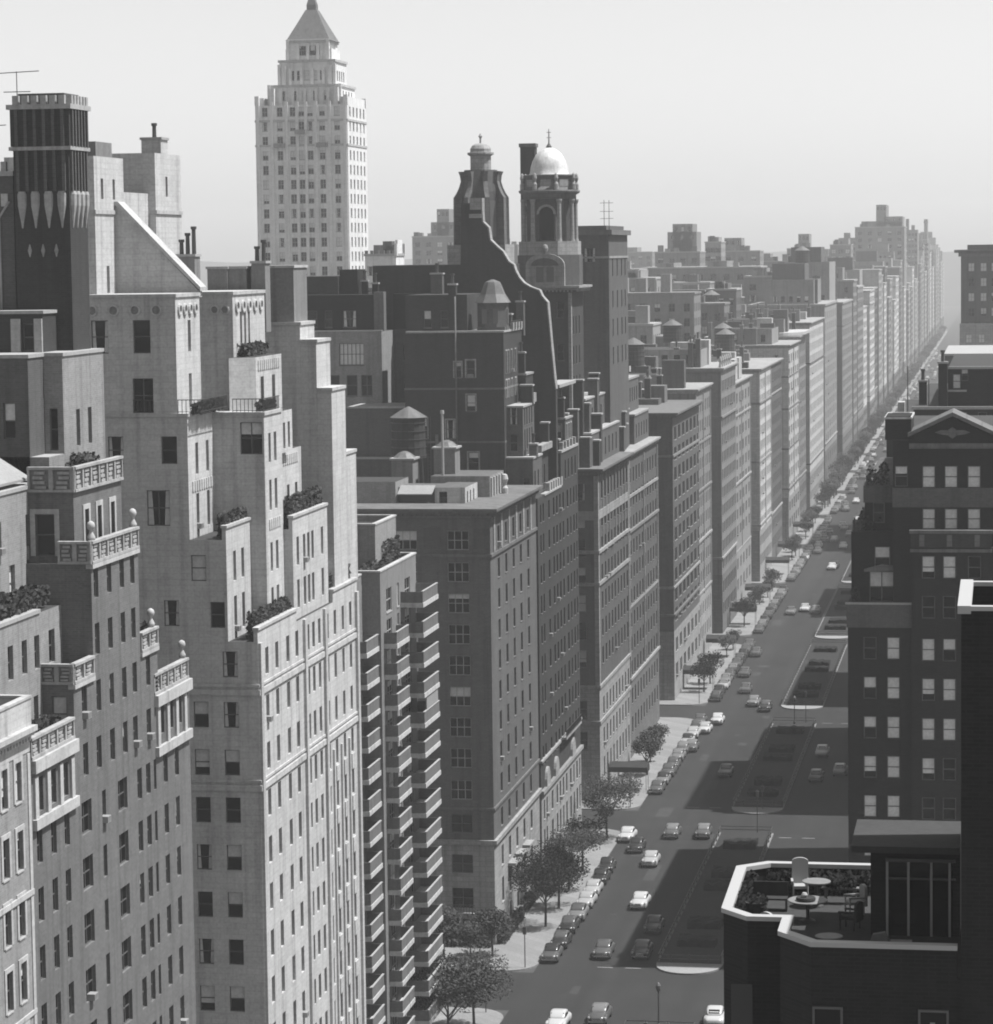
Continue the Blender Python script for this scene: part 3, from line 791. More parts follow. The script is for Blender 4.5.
# terrace planting as leafy rows
def leafy(mb, x0, x1, y0, y1, z0, z1, n, s=.15, rnd=random.Random(5), m=0):
    for _ in range(n):
        yy = rnd.uniform(y0, y1); hh = .5 + .5 * abs(math.sin(yy * 1.7 + x0)) ** .6
        p = Vector((rnd.uniform(x0, x1), yy, z0 + (z1 - z0) * rnd.random() ** 1.1 * hh))
        u = Vector((rnd.gauss(0, 1), rnd.gauss(0, 1), rnd.gauss(0, 1))).normalized(); w = u.orthogonal().normalized()
        a, c = u * s * rnd.uniform(.5, 1), w * s * rnd.uniform(.4, .9)
        mb.quad([tuple(p - a - c), tuple(p + a - c), tuple(p + a + c), tuple(p - a + c)], m)
for i, (x0, x1, y0, y1, z, h, lab) in enumerate((
        (-54.1, -53.35, 206, 216.5, 44.3, 1.9, 'hedge along the lowest terrace parapet of the white building'),
        (-54.3, -53.6, 218, 228.8, 51.3, 2.3, 'thick hedge on the middle terrace of the white building'),
        (-56.0, -55.4, 205.5, 211.8, 51.7, 1.7, 'dark hedge on the terrace beside the first splayed block of the white building'),
        (-54.1, -53.4, 229.8, 237.8, 44.3, 2.1, 'hedge on the right-hand end terrace of the white building'),
        (-57.7, -57.2, 205.4, 212.6, 60.7, .8, 'thin planting behind the iron railing of the upper left terrace'),
        (-54.9, -54.3, 213, 217, 60.4, .8, 'potted shrubs behind the railing of the upper right terrace'),
        (-57.0, -56.2, 216, 222.5, 64.5, .9, 'dark planting on the highest right-hand terrace of the white building'),
        (-54.6, -53.5, 154.8, 161.8, 44.4, 1.5, 'shrubs behind the lowest left balustrade of the grey brick building'),
        (-56.4, -55.2, 156, 165, 51.8, 1.2, 'shrubs on the upper left terrace of the grey brick building'),
        (-54.2, -53.4, 176, 179, 47.5, 1.5, 'shrub in a planter on the small right balustrade terrace'),
        (-56.8, -55.4, 173.5, 176.3, 58.3, 1.7, 'bushy planting on the top balustraded terrace of the grey brick building'))):
    g = MB(); leafy(g, x0, x1, y0, y1, z, z + h, int((y1 - y0) * 170 * h))
    tag(g.build('terrace_hedge', 'leaf'), lab, 'hedge', 'planting on the roof terraces')

# --- modern balcony building
B = Building('balcony_building', 'modern brick apartment building with stacked white-edged balconies', (-62, 257, GZ))
STM = dict(fm='frame_light', sm='coping', depth=.12, blinds={'E': .4, 'S': .3}, acp=.22, mull=1)
FH = 2.74
fl = [40.4 - FH * k for k in range(16)]
B.box(-74, -55.0, 238.3, 249.38, -1.6, 43.3, 'buff', E=grid([(241.2, 1.5), (246.6, 2.2)], [(z + .15, 2.1) for z in fl if z > 0]), st=STM)
B.box(-74, -53.4, 249.4, 265.3, -1.6, 43.5, 'buff', E=grid([(253.0, 2.2), (256.9, .9), (261.2, 2.4)], [(z + .15, 2.1) for z in fl if z > 0]), st=STM)
B.box(-70, -55.2, 256, 265.2, 43.5, 47.4, 'pale_brick', E=[(261.6, 43.8, 2.2, 2.3)], st=STM)
B.parapet(-74, -55.0, 238.3, 249.38, 43.3, .9, 'buff', 'white_trim', sides='ES'); B.parapet(-74, -53.4, 249.4, 265.3, 43.5, .9, 'buff', 'white_trim', sides='ESN')
B.parapet(-70, -55.2, 256, 265.2, 47.4, .5, 'pale_brick', 'white_trim')
for k, z in enumerate(fl):
    if z < 0: continue
    for (xa, xb, ya, yb) in ((-54.98, -53.55, 244.3, 249.3), (-53.38, -52.2, 250.6, 256.0), (-53.38, -51.3, 258.0, 265.2)):
        if k == 0 and ya < 257: continue
        bl = MB(); bl.box(xa, xb, ya, yb, z - .12, z + .30)              # slab edge with its white upstand
        o = bl.build('balcony', 'slab_white', B.root)
        bl = MB()
        bl.box(xb - .16, xb - .06, ya + .06, yb - .06, z + .302, z + 1.30); bl.box(xa, xb - .162, ya + .06, ya + .16, z + .302, z + 1.30); bl.box(xa, xb - .162, yb - .16, yb - .06, z + .302, z + 1.30)
        bl.box(xb - .2, xb - .02, ya + .02, yb - .02, z + 1.302, z + 1.37, 1)
        bl.build('parapet', ['balcony_brick', 'coping'], B.root).parent = o
mb, m = B.use('balcony_screen', 'canvas')
mb.box(-51.5, -51.4, 259.4, 264.8, fl[4] + 1.4, fl[4] + 2.5, m)
B.finish()
g = MB(); leafy(g, -55.4, -54.0, 250.0, 255, 43.5, 45.0, 700); leafy(g, -55.1, -54.7, 258.5, 264.5, 43.6, 46.2, 900); tag(g.build('roof_shrub', 'leaf'), 'dark shrubs on the roof of the balcony building', 'shrub', 'planting on the roof terraces')

# --- dark brick corner building across the side street
B = Building('corner_building', 'dark brick corner block with heavy cornice and pale stone base across the side street', (-63, 318, GZ))
STC = dict(fm='frame_dark', sm='grey_stone', depth=.24, blinds={'E': .15, 'S': .35}, acp=.03)
STCS = dict(fm='frame_light', sm='grey_stone', depth=.15, blinds={'S': .5}, acp=.0, mull=2, ac=False)
STCS['depth'] = .24
zc = [34.2, 30.9, 27.6, 24.3, 21.0, 17.7, 14.3]
cE = [(308.2, 1.35), (313.0, 1.35), (317.9, 1.35), (322.8, 1.35), (328.0, 1.35)]
sC = [(-56.45, 2.3), (-62.0, 2.3), (-68, 2.3)]
X0, Y0, Y1 = -76, 303, 333.8
B.box(X0, XF, Y0, Y1, 13.3, 44.9, 'brown_brick', E=grid(cE, [(z, 2.05) for z in zc] + [(40.9, 2.1), (37.5, 2.05)]), S=[q + (STCS,) for q in grid(sC, [(z, 2.05) for z in zc] + [(40.9, 2.0), (37.5, 2.05)])], st=STC)
B.box(X0, XF + .02, Y0 - .02, Y1, -1.6, 9.7, 'limestone', E=grid(cE, [(6.3, 2.2), (2.3, 2.7), (-1.0, 2.3)]), S=grid(sC[:1], [(6.4, 2.0), (2.6, 2.2)]) + [(-58.0, -.9, 1.6, 2.4), (-55.7, -.9, 1.7, 2.4)], st=dict(STC, sm='limestone'))
B.box(X0, XF, Y0, Y1, 9.7, 13.3, 'brown_brick', E=grid(cE, [(10.6, 2.0)]), S=grid(sC, [(10.7, 2.0)]), st=STC)
B.belt('belt_course', 'limestone', X0, XF, Y0, Y1, 9.55, 10.0, .35); B.belt('belt_course', 'grey_stone', X0, XF, Y0, Y1, 13.15, 13.45, .16); B.belt('belt_course', 'grey_stone', X0, XF, Y0, Y1, 40.1, 40.45, .18)
B.cornice(X0, XF, Y0, Y1, 45.3, 'grey_stone', .9, 1.0)
B.slab('roof', 'roof_gravel', X0 + .3, XF - .1, Y0 + .1, Y1 - .4, 44.9, 45.05)
for c, w in cE + [(303.5, .01)]:
    B.slab('pilaster', 'limestone', XF - .05, XF + .10, c + 1.3, c + 2.2, 40.5, 44.2)
for x in (-53.9, -59.2, -65.0): B.slab('panel', 'mid_brick', x - .9, x + .9, Y0 - .05, Y0 + .05, 41.0, 43.2)
mb, m = B.use('arch', 'limestone')
for c in (-55.7,):
    mb.prism([(c - 1.1, 1.5)] + [(c - 1.1 * math.cos(math.pi * k / 10), 1.5 + 1.1 * math.sin(math.pi * k / 10)) for k in range(1, 10)] + [(c + 1.1, 1.5)], 'y', Y0 - .12, Y0 - .03, m)
B.slab('balcony', 'limestone', -58.0, -55.0, Y0 - 1.1, Y0 - .03, 2.0, 2.3); railing(B, Y0 - 1.0, -58.0, -55.0, 2.3, .9, 'balcony_rail', 'x')
for c, w in cE[1:4]: B.slab('balcony', 'limestone', XF + .03, XF + .9, c - 1.6, c + 1.6, 5.5, 5.8)
for y in range(304, 333, 5): B.slab('planter_ledge', 'grey_stone', XF + .03, XF + .6, y, y + 4.2, -1.3, -.3)
B.finish()
P = Building('roof_penthouse', 'low white penthouse with a slatted awning on the cornice-topped corner block', (-63, 312, 45), 'penthouse')
P.box(-72, -64.3, 309, 316, 45.06, 47.6, 'pale_brick', S=[(-70.2, 45.5, 1.5, 1.3)], st=STC)
P.box(-60.0, -56.7, 309, 316.5, 45.06, 47.0, 'white_stone', E=grid([(310.4, .7), (312.2, .7), (314.2, .7)], [(45.3, 1.2)]), S=[(-59.1, 45.25, .9, 1.3)], st=dict(STC, sill=False), top='metal_roof')
P.slab('recess', 'frame_dark', -64.29, -60.01, 310.5, 316, 45.06, 46.9, top='metal_roof')
mb, m = P.use('awning', 'canvas')
mb.prism([(308.9, 46.3), (311, 47.1), (311, 47.0), (308.9, 46.2)], 'x', -64.1, -60.3, m)
P.slab('rear_wing', 'pale_brick', -62, -55.4, 317, 326, 45.06, 47.6, top='metal_roof')
for k in range(5): P.slab('rear_wing', 'white_trim', -55.4, -55.2, 317.4 + 1.7 * k, 318.0 + 1.7 * k, 45.1, 47.4)
P.finish()
def tank_house(x0, x1, y0, y1, z0, z1, lab):
    c = Building('tank_house', lab, ((x0 + x1) / 2, (y0 + y1) / 2, z0), 'tank house')
    c.slab('wall', 'buff', x0, x1, y0, y1, z0, z1 - .4); c.slab('eave', 'coping', x0 - .2, x1 + .2, y0 - .2, y1 + .2, z1 - .4, z1 - .2)
    mb, m = c.use('cap', 'metal_roof'); mb.lathe((x0 + x1) / 2, (y0 + y1) / 2, [((x1 - x0) * .55, z1 - .2), ((x1 - x0) * .3, z1 + .3), (.25, z1 + .5)], 8, m, math.pi / 8)
    c.slab('hatch', 'frame_dark', (x0 + x1) / 2 - .3, (x0 + x1) / 2 + .3, y0 - .04, y0 + .02, z0 + 1.3, z0 + 2.0)
    c.finish()
tank_house(-66.6, -64.2, 318, 321, 45.1, 49.7, 'small square roof tank house in front of the wooden water tank')
tank_house(-62.2, -59.8, 320, 323, 45.1, 50.8, 'taller roof tank house right of the wooden water tank')
def water_tank(x, y, z, r, h, lab, leg=2.6, grp='wooden water tanks on the roofs'):
    c = Building('water_tank', lab, (x, y, z), 'water tank', grp)
    mb, m = c.use('barrel', 'wood_dark'); ir = c.use('barrel', 'iron')[1]
    mb.lathe(x, y, [(r * 1.02, z + leg), (r * .97, z + leg + h)], 18, m)
    for k in range(5): mb.lathe(x, y, [(r * 1.035, z + leg + h * (k + .3) / 5), (r * 1.03, z + leg + h * (k + .3) / 5 + .07)], 18, ir)
    mb, m = c.use('roof', 'metal_roof'); mb.lathe(x, y, [(r * 1.1, z + leg + h), (r * .5, z + leg + h + r * .38), (.12, z + leg + h + r * .62)], 18, m)
    for sx in (-1, 1):
        for sy in (-1, 1):
            g = MB(); g.tube((x + sx * r * .7, y + sy * r * .7, z), (x + sx * r * .62, y + sy * r * .62, z + leg), .12, .12, 6); g.build('leg', 'iron', c.root)
    g = MB()
    for k in range(int(h + leg) * 2): g.box(x + r * 1.1, x + r * 1.1 + .35, y - .03, y + .03, z + .4 * k + .3, z + .4 * k + .35)
    for d in (0, .35): g.box(x + r * 1.1 + d - .02, x + r * 1.1 + d + .02, y - .03, y + .03, z, z + leg + h)
    g.build('ladder', 'iron', c.root)
    c.finish()
water_tank(-66.2, 326, 45.1, 1.95, 4.6, 'large dark wooden water tank with a conical roof on the corner block', 3.9)
c = MB(); c.tube((-60.8, 318, 45), (-60.8, 318, 54.4), .16, .14, 8); c.tube((-60.8, 318, 54.4), (-60.8, 318, 54.8), .24, .2, 8); tag(c.build('vent_pipe', 'coping'), 'tall pale vent pipe beside the taller tank house', 'vent pipe')
c = MB(); c.lathe(-54.6, 322, [(.35, 45.1), (.4, 45.9), (.2, 46.2), (.42, 46.9), (.3, 47.4), (.05, 47.5)], 10); tag(c.build('stone_urn', 'white_trim'), 'small white urn on the roof edge of the cornice-topped block', 'urn')
# --- brick block on the side street behind the corner building
B = Building('brick_building', 'plain grey brick block with dark recessed top storey behind the white building', (-80, 352, GZ))
STW = dict(fm='frame_dark', sm='grey_stone', depth=.2, blinds={'S': .12, 'E': .2}, acp=.02, mull=0)
wS = [(-80.5, 58.9, 1.0, 2.0), (-76.9, 58.8, 3.0, 2.6, dict(fm='frame_dark', sm='grey_stone', depth=.2, mull=5, blinds={}, acp=0, ac=False)), (-80.5, 55.4, 1.3, 2.3), (-79.0, 55.2, 1.15, 2.4), (-76.9, 55.1, 1.3, 2.5), (-75.1, 55.1, 1.35, 2.5), (-78.9, 51.4, 1.4, 2.1), (-77.3, 51.6, .7, 1.7), (-75.1, 51.4, 1.35, 2.1),
      (-78.0, 47.9, 1.3, 2.2), (-75.2, 47.8, 1.3, 2.5), (-79.3, 47.9, .9, 2.0), (-75.2, 45.0, 1.3, 1.2), (-83.4, 55.3, 1.3, 2.3), (-83.4, 51.4, 1.3, 2.2), (-83.4, 59, 1.3, 2.2), (-83.4, 47.9, 1.3, 2.2)]
B.box(-100, -73.2, 345, 362, -1.6, 62.8, 'pale_brick', S=wS, st=STW)
B.box(-100, -74.4, 346.5, 362, 62.8, 67.2, 'black_brick', S=grid([(-84.2, 1.6), (-80.0, .9), (-77.4, 1.6), (-82, 1.2)], [(63.3, 2.0)]), st=STW)
B.slab('pier', 'grey_brick', -74.39, -73.2, 346.5, 348, 62.8, 67.5)
B.slab('roof_house', 'dark_brick', -84.5, -79.3, 349, 356, 67.2, 69.4)
B.slab('roof_house', 'black_brick', -79.2, -77, 349.5, 354, 67.2, 70.2)
B.slab('coping', 'coping', -86, -73.15, 344.95, 345.4, 62.8, 62.95)
for k, x in enumerate((-83.6, -76.2, -74.9)): stack(B, 'chimney', 'black_brick', x, 350, 67.2, 68.4 + .3 * (k % 2), .7, .7, 1)
B.finish()
B = Building('brick_building', 'dark shadowed brick wing between the plain grey block and the stepped gable', (-69, 356, GZ))
B.box(-73.1, -62.6, 352, 364, -1.6, 67.1, 'mid_brick', S=grid([(-71.6, .9), (-69.9, .9), (-67.5, .9)], [(55.4, 2.0), (59.0, 2.0), (51.8, 2.0)]), st=STW)
B.slab('top_storey', 'black_brick', -73.15, -62.6, 351.9, 364, 62.9, 67.2)
for k, x in enumerate((-72.6, -71.6, -69.6, -67.8, -66.3)): stack(B, 'chimney', 'black_brick', x, 354, 67.2, 68.2 + .5 * (k % 2), .5, .5, 1)
B.slab('roof_house', 'dark_brick', -66.8, -62.7, 357, 362, 67.2, 69.8)
B.finish()

# --- tall dark brick building with the curved gable
B = Building('gabled_building', 'tall dark brick building with a curved stepped gable, merlons and a tent-roofed turret', (-62, 350, GZ))
STE = dict(fm='frame_dark', sm='grey_stone', depth=.22, blinds={'E': .12, 'S': .45}, acp=.16, dim=False)
ce = [(337.4, .9), (339.4, .9), (343.7, 1.3), (347.5, 1.1), (350.0, 1.1), (352.6, 1.1), (355.3, 1.1), (358.8, 1.3), (361.6, .9), (364.3, 1.1), (366.6, .8)]
ze = [40.6 - 3.55 * k for k in range(9)]
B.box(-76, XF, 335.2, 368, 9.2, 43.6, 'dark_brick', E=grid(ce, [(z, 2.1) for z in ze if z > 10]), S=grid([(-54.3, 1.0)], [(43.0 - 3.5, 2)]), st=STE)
B.box(-76, XF + .05, 335.2, 368.02, -1.6, 9.2, 'limestone', E=grid(ce, [(5.6, 2.3), (1.6, 2.8)]), st=dict(STE, sm='limestone'))
B.belt('belt_course', 'limestone', -76, XF, 335.3, 368, 8.9, 9.35, .4); B.belt('belt_course', 'limestone', -76, XF, 335.3, 368, 12.6, 12.9, .25)
for c in (339.5, 346.5, 360.5):
    mb, m = B.use(B.fresh('portal'), 'limestone')
    mb.prism([(c - 1.5, 9.35)] + [(c - 1.5 * math.cos(math.pi * k / 8), 9.35 + 2.2 * math.sin(math.pi * k / 8)) for k in range(1, 8)] + [(c + 1.5, 9.35)], 'x', XF - .1, XF + .3, m)
B.slab('balcony', 'limestone', XF + .26, XF + .9, 350, 363, 12.92, 13.2)
railing(B, XF + .85, 350, 363, 13.2, .9, 'balcony_rail')
B.box(-76, XF, 353.6, 368, 43.6, 47.6, 'dark_brick', E=grid([(357.4, .9), (360.0, .9), (363.0, 1.0), (365.8, .9)], [(44.2, 2.3)]), st=STE)
for k in range(6): B.slab('merlon', 'coping', XF - .5, XF + .05, 344.2 + 1.9 * k, 345.2 + 1.9 * k, 43.6, 44.7)
B.slab('parapet', 'coping', XF - .45, XF + .12, 340, 353.5, 43.5, 43.72); B.slab('parapet', 'coping', XF - .45, XF + .12, 353.6, 368, 47.6, 47.9)
# lower stepped blocks on the south-east corner
B.box(-76, -53.7, 336.5, 343.4, 43.6, 48.1, 'mid_brick', S=[(-54.5, 44.0, .8, 1.9)], E=grid([(338, .8), (340.4, .8)], [(44.4, 2.2)]), st=STE)
B.box(-76, -54.3, 343.5, 352, 43.6, 48.2, 'dark_brick', E=grid([(345, .8), (347, .8), (349, .8)], [(44.4, 2.2)]), st=STE)
B.box(-76, -55.0, 337.6, 346, 48.1, 54.0, 'mid_brick', S=[(-56.1, 52.0, .9, 2.0), (-56.1, 48.9, .9, 2.0)], E=grid([(339, .7), (340.6, .7), (342.4, .7), (344.2, .7)], [(49.0, 2.4), (51.9, 1.9)]), st=STE)
B.box(-68.6, -56.9, 336.0, 349, 43.7, 62.8, 'dark_brick', S=[(-66.7, 50.5, 1.3, 2.4), (-63.3, 50.5, 1.0, 2.2), (-63.2, 46.6, .9, 2.2), (-60.6, 46.5, 1.2, 2.4), (-60.8, 53.7, 1.0, 1.9), (-60.8, 57.6, 1.0, 2.0), (-62.3, 57.6, .8, 1.8)],
      E=grid([(337.6, .8), (339.2, .8), (341.4, .8), (344.2, .8)], [(58.0, 2.6), (55.2, 2.0)]), st=dict(STE, blinds={'S': .8, 'E': .2}, surround=.16, um='limestone'))
B.box(-68.6, -61.3, 337, 349, 62.8, 67.2, 'dark_brick', S=grid([(-66, .9), (-64, .9)], [(63.4, 2)]), st=STE)
for q in ((-76, -53.7, 336.5, 343.4, 48.1), (-76, -54.3, 343.5, 352, 48.2), (-76, -55.0, 337.6, 346, 54.0), (-68.6, -56.9, 336, 349, 62.8)): B.slab('coping', 'coping', q[0] + .2, q[1] + .1, q[2] - .1, q[3], q[4], q[4] + .22)
# turret with tent roof
mb, m = B.use('turret', 'mid_brick'); r_ = B.use('turret', 'metal_roof')[1]
mb.lathe(-58.6, 339.0, [(1.85, 62.9), (1.85, 66.2)], 8, m, math.pi / 8)
B.slab('turret_wall', 'mid_brick', -60.2, -56.95, 337.3, 340.7, 62.9, 63.4)
mb.lathe(-58.6, 339.0, [(2.15, 66.2), (1.5, 67.2), (1.05, 68.3), (.9, 68.6), (.15, 68.9)], 8, r_, math.pi / 8)
for x in (-59.3, -58.0): B.slab('turret_window', 'frame_dark', x - .3, x + .3, 337.18, 337.24, 63.8, 65.5)
B.slab('turret_window', 'frame_dark', -56.86, -56.80, 338.6, 339.3, 63.8, 65.5)
railing(B, -56.9, 341, 348.6, 63.0, 1.0)
# more stepped fronts towards the street, each with a pale coping
for q, mt in (((-70, -56.0, 346.2, 351.9, 48.2, 57.4), 'dark_brick'), ((-70, -54.9, 354.2, 361.0, 55.9, 59.4), 'mid_brick'), ((-70, -57.4, 355, 366, 58.0, 63.6), 'dark_brick'), ((-70, -53.6, 361.5, 367.8, 47.9, 51.2), 'mid_brick'), ((-70, -59.0, 356, 366, 63.6, 67.0), 'mid_brick')):
    x0_, x1_, ya, yb, za, zb = q
    B.box(x0_, x1_, ya, yb, za, zb, mt, E=grid(spread(ya + .4, yb - .4, 3, .85), [(za + .7, 2.0)]), S=grid([(x1_ - .9, .8)], [(za + .8, 1.9)]), st=dict(STE, surround=.14, um='limestone'))
    B.slab('coping', 'limestone', x0_, x1_ + .12, ya - .12, yb + .02, zb, zb + .24)
    stack(B, 'chimney', 'dark_brick', x1_ - .6, ya + .6, zb + .24, zb + 2.6, .9, .9, 1)
# gable wall with its curving coping
G = [(-70.5, 43.7), (-53.3, 43.7), (-53.3, 55.4), (-53.5, 57.2), (-53.8, 60.8), (-54.2, 65.9), (-54.9, 66.7), (-55.2, 67.4), (-56.3, 67.8), (-57.1, 68.3), (-57.7, 69.0), (-58.1, 69.8), (-58.3, 70.5), (-58.9, 70.9), (-59.6, 72.1), (-60.4, 72.8), (-61.1, 73.5),
     (-61.3, 75.0), (-61.7, 75.4), (-62.0, 75.7), (-62.1, 77.8), (-63.2, 78.0), (-64.6, 78.0), (-64.8, 70.6), (-68.5, 70.6), (-68.5, 66), (-70.5, 66)]
mb, m = B.use('gable', 'dark_brick'); mb.prism(G, 'y', 352.2, 353.5, m)
mb, m = B.use('gable_coping', 'limestone')
for p, q in zip(G[2:21], G[3:22]): mb.tube((p[0], 352.1, p[1]), (q[0], 352.1, q[1]), .09, .09, 5, m)
for p, q in zip(G[2:21], G[3:22]):
    mb.quad([(p[0] + .07, 352.0, p[1] + .07), (q[0] + .07, 352.0, q[1] + .07), (q[0] + .07, 353.6, q[1] + .07), (p[0] + .07, 353.6, p[1] + .07)], m)
B.slab('gable_cap', 'limestone', -63.5, -62.0, 351.9, 353.7, 77.2, 78.6); B.slab('gable_cap', 'limestone', -63.6, -62.1, 351.8, 353.8, 76.2, 76.7)
B.box(-76, -56.5, 353.6, 368, 43.7, 58.0, 'dark_brick', E=grid([(356, .9), (359, .9), (362, .9), (365, .9)], [(48.6, 2.2), (52, 2.2), (55, 2.0)]), st=STE)
B.box(-76, -55.2, 354.0, 368, 47.61, 55.5, 'dark_brick', E=grid([(356, .9), (359, .9), (362, .9), (365, .9)], [(48.6, 2.2), (52, 2.2)]), st=STE)
B.box(-76, -60.0, 353.6, 367, 58.0, 70.6, 'dark_brick', E=grid([(357, .9), (361, .9)], [(59, 2.2), (63, 2.2)]), st=STE)
B.slab('curved_parapet', 'coping', -55.3, -53.1, 354, 367.9, 55.5, 55.9)
stack(B, 'chimney', 'dark_brick', -63.0, 337.2, 43, 68.3, .9, .9, 1)
for i, (x, y, z0, z1) in enumerate(((-66.5, 346, 67.2, 69.5), (-58.0, 346, 62.8, 64.6), (-57.3, 351, 62.0, 66.0), (-55.6, 344.6, 54.0, 56.2), (-54.0, 339.0, 48.1, 49.6), (-54.4, 350.6, 48.2, 51.4), (-54.2, 356, 47.6, 49.0), (-54.4, 366.5, 47.6, 51.6), (-56.6, 357, 58, 61), (-57.2, 364, 58, 60.5))):
    stack(B, 'chimney', ('mid_brick', 'dark_brick')[i % 2], x, y, z0, z1, .9 if i % 3 else 1.4, 1.2, 1 - i % 2)
for z in (50.0, 56.2): B.slab('string_course', 'grey_stone', -68.7, -56.85, 335.9, 349, z, z + .22)
B.slab('terrace_wall', 'limestone', -56.85, -55.6, 346.2, 352.0, 54.0, 55.1); B.slab('terrace_wall', 'limestone', -54.6, -53.75, 343.5, 352, 48.42, 49.2)
for k in range(4): B.slab('merlon', 'limestone', -57.0, -56.6, 341.2 + 2 * k, 342.1 + 2 * k, 63.0, 63.8)
for k in range(5): B.slab('merlon', 'limestone', XF - .4, XF + .06, 355 + 2.6 * k, 356 + 2.6 * k, 47.9, 48.8)
mb, m = B.use('downpipe', 'grey_stone'); mb.tube((-62.5, 336.0 - .12, 44), (-62.5, 336.0 - .12, 67), .10, .10, 6, m); mb.tube((-64.9, 335.9, 45), (-64.9, 335.9, 51.0), .2, .2, 6, m)
B.finish()

# --- lantern with scrolled buttresses
L = Building('roof_lantern', 'octagonal brick lantern with scrolled stone buttresses and an urn finial on the gabled building', (-63.7, 361, 70), 'cupola')
cx, cy = -63.7, 361
L.slab('base', 'limestone', cx - 3.7, cx + 3.5, cy - 3.5, cy + 3.5, 70.2, 73.0)
mb, m = L.use('drum', 'mid_brick'); st_ = L.use('drum', 'grey_stone')[1]; dk = L.use('drum', 'frame_dark')[1]
mb.lathe(cx, cy, [(2.7, 73.0), (2.6, 79.5), (2.1, 82.2)], 8, m, math.pi / 8)
for k in range(8):
    t = math.pi / 4 * k
    u = Vector((math.cos(t), math.sin(t), 0)); w = Vector((-u.y, u.x, 0))
    P_ = lambda r, s, z: tuple(Vector((cx, cy, z)) + u * r + w * s)
    mb.quad([P_(2.52, -.45, 74), P_(2.52, .45, 74), P_(2.5, .45, 78.4), P_(2.5, -.45, 78.4)], dk)
    t += math.pi / 8; u = Vector((math.cos(t), math.sin(t), 0)); w = Vector((-u.y, u.x, 0))
    prof = [(2.2, 73.0), (3.5, 73.0), (3.45, 78.8), (3.1, 79.3), (2.75, 80.0), (2.5, 80.8), (2.6, 81.5), (2.8, 82.0), (1.8, 82.0)]
    for s in (-.28, .28): mb.quad([P_(r, s, z) for r, z in prof], st_)
    for a, c in zip(prof, prof[1:] + prof[:1]): mb.quad([P_(a[0], -.28, a[1]), P_(c[0], -.28, c[1]), P_(c[0], .28, c[1]), P_(a[0], .28, a[1])], st_)
mb, m = L.use('cap', 'limestone'); mb.lathe(cx, cy, [(1.3, 82.0), (1.3, 83.9), (1.65, 84.1), (1.65, 84.35), (1.3, 84.4), (1.3, 84.8), (1.05, 85.2), (.7, 85.4), (.12, 85.5), (.12, 86.1), (.26, 86.35), (.05, 86.7)], 12, m)
L.finish()

# --- second brick building, with the domed tower
B = Building('domed_building', 'dark brick block with pale stone base, broad cornice and stepped chimneys under the domed tower', (-62, 402, GZ))
ce = spread(388.6, 418.4, 9, 1.25)
ze = [39.0 - 3.72 * k for k in range(10)]
STD2 = dict(STE, acp=.10)
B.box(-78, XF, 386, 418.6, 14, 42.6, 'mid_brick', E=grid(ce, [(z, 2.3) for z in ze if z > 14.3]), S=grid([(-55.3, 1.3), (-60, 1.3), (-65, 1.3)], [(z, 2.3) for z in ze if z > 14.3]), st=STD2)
B.box(-78, XF + .04, 385.98, 418.62, -1.6, 14, 'limestone', E=grid(ce, [(9.8, 2.4), (5.6, 2.4), (1.2, 2.8)]), S=grid([(-55.3, 1.3)], [(9.8, 2.4), (5.6, 2.4)]), st=STD2, top=None)
for z in (13.8, 9.0, 31.9, 27.6): B.belt('belt_course', 'limestone', -78, XF, 386, 418.6, z, z + .45, .22)
B.belt('belt_course', 'limestone', -78, XF, 386, 418.6, 36.4, 37.6, .08)
B.cornice(-78, XF, 386, 418.6, 43.3, 'grey_stone', .9, .9)
for y in (386.4, 418.2): B.slab('quoin', 'limestone', XF - .4, XF + .12, y - .38, y + .38, 14, 42.4)
B.slab('quoin', 'limestone', XF - .5, XF + .1, 385.9, 386.3, 14, 42.3)
for c, w in ce[:3] + ce[4:]: B.slab('window_surround', 'limestone', XF + .01, XF + .10, c + .72, c + .95, 32.5, 42.3)
# entrance canopy over the pavement
# upper stepped storeys: rows of piers and chimneys
B.box(-78, -54.2, 389, 418.4, 43.0, 47.6, 'mid_brick', E=grid(spread(394, 417, 6, 1.0), [(44, 2.4)]), S=grid([(-58, 1), (-61, 1)], [(44, 2.3)]), st=STD2)
B.box(-78, -55.4, 392, 416, 47.6, 52.0, 'mid_brick', E=grid(spread(397, 415, 4, 1.0), [(48.3, 2.4)]), S=grid([(-57.6, 1.0), (-60, 1.0)], [(48.4, 2.3)]), st=STD2)
B.box(-78, -56.6, 388, 400, 47.6, 67.4, 'dark_brick', S=[(-58.0, 63.3, .9, 2.0), (-58.0, 57.6, .9, 2.2)], E=grid([(390.5, .8), (393, .8), (396, .8)], [(49, 2.4), (53, 2.4), (57, 2.4), (61, 2.4)]), st=STD2)
for i, (x, y, z) in enumerate(((-54.8, 388.2, 47.2), (-54.0, 391.6, 46.6), (-55.2, 391.0, 51.6), (-55.9, 389.6, 54.8), (-56.2, 386.8, 51.0), (-54.6, 398, 49.8), (-55.6, 402, 54.4), (-56.0, 406, 55))):
    stack(B, 'chimney', 'dark_brick' if i % 2 else 'mid_brick', x, y, 42.6, z, 1.3, 1.5, 0, 'coping')
for q in ((-78, -54.2, 389, 418.4, 47.6), (-78, -55.4, 392, 416, 52.0)): B.slab('coping', 'coping', q[0] + .2, q[1] + .12, q[2] - .1, q[3], q[4], q[4] + .25)
B.cornice(-64.5, -56.0, 387.9, 400, 67.5, 'limestone', .7, .6)
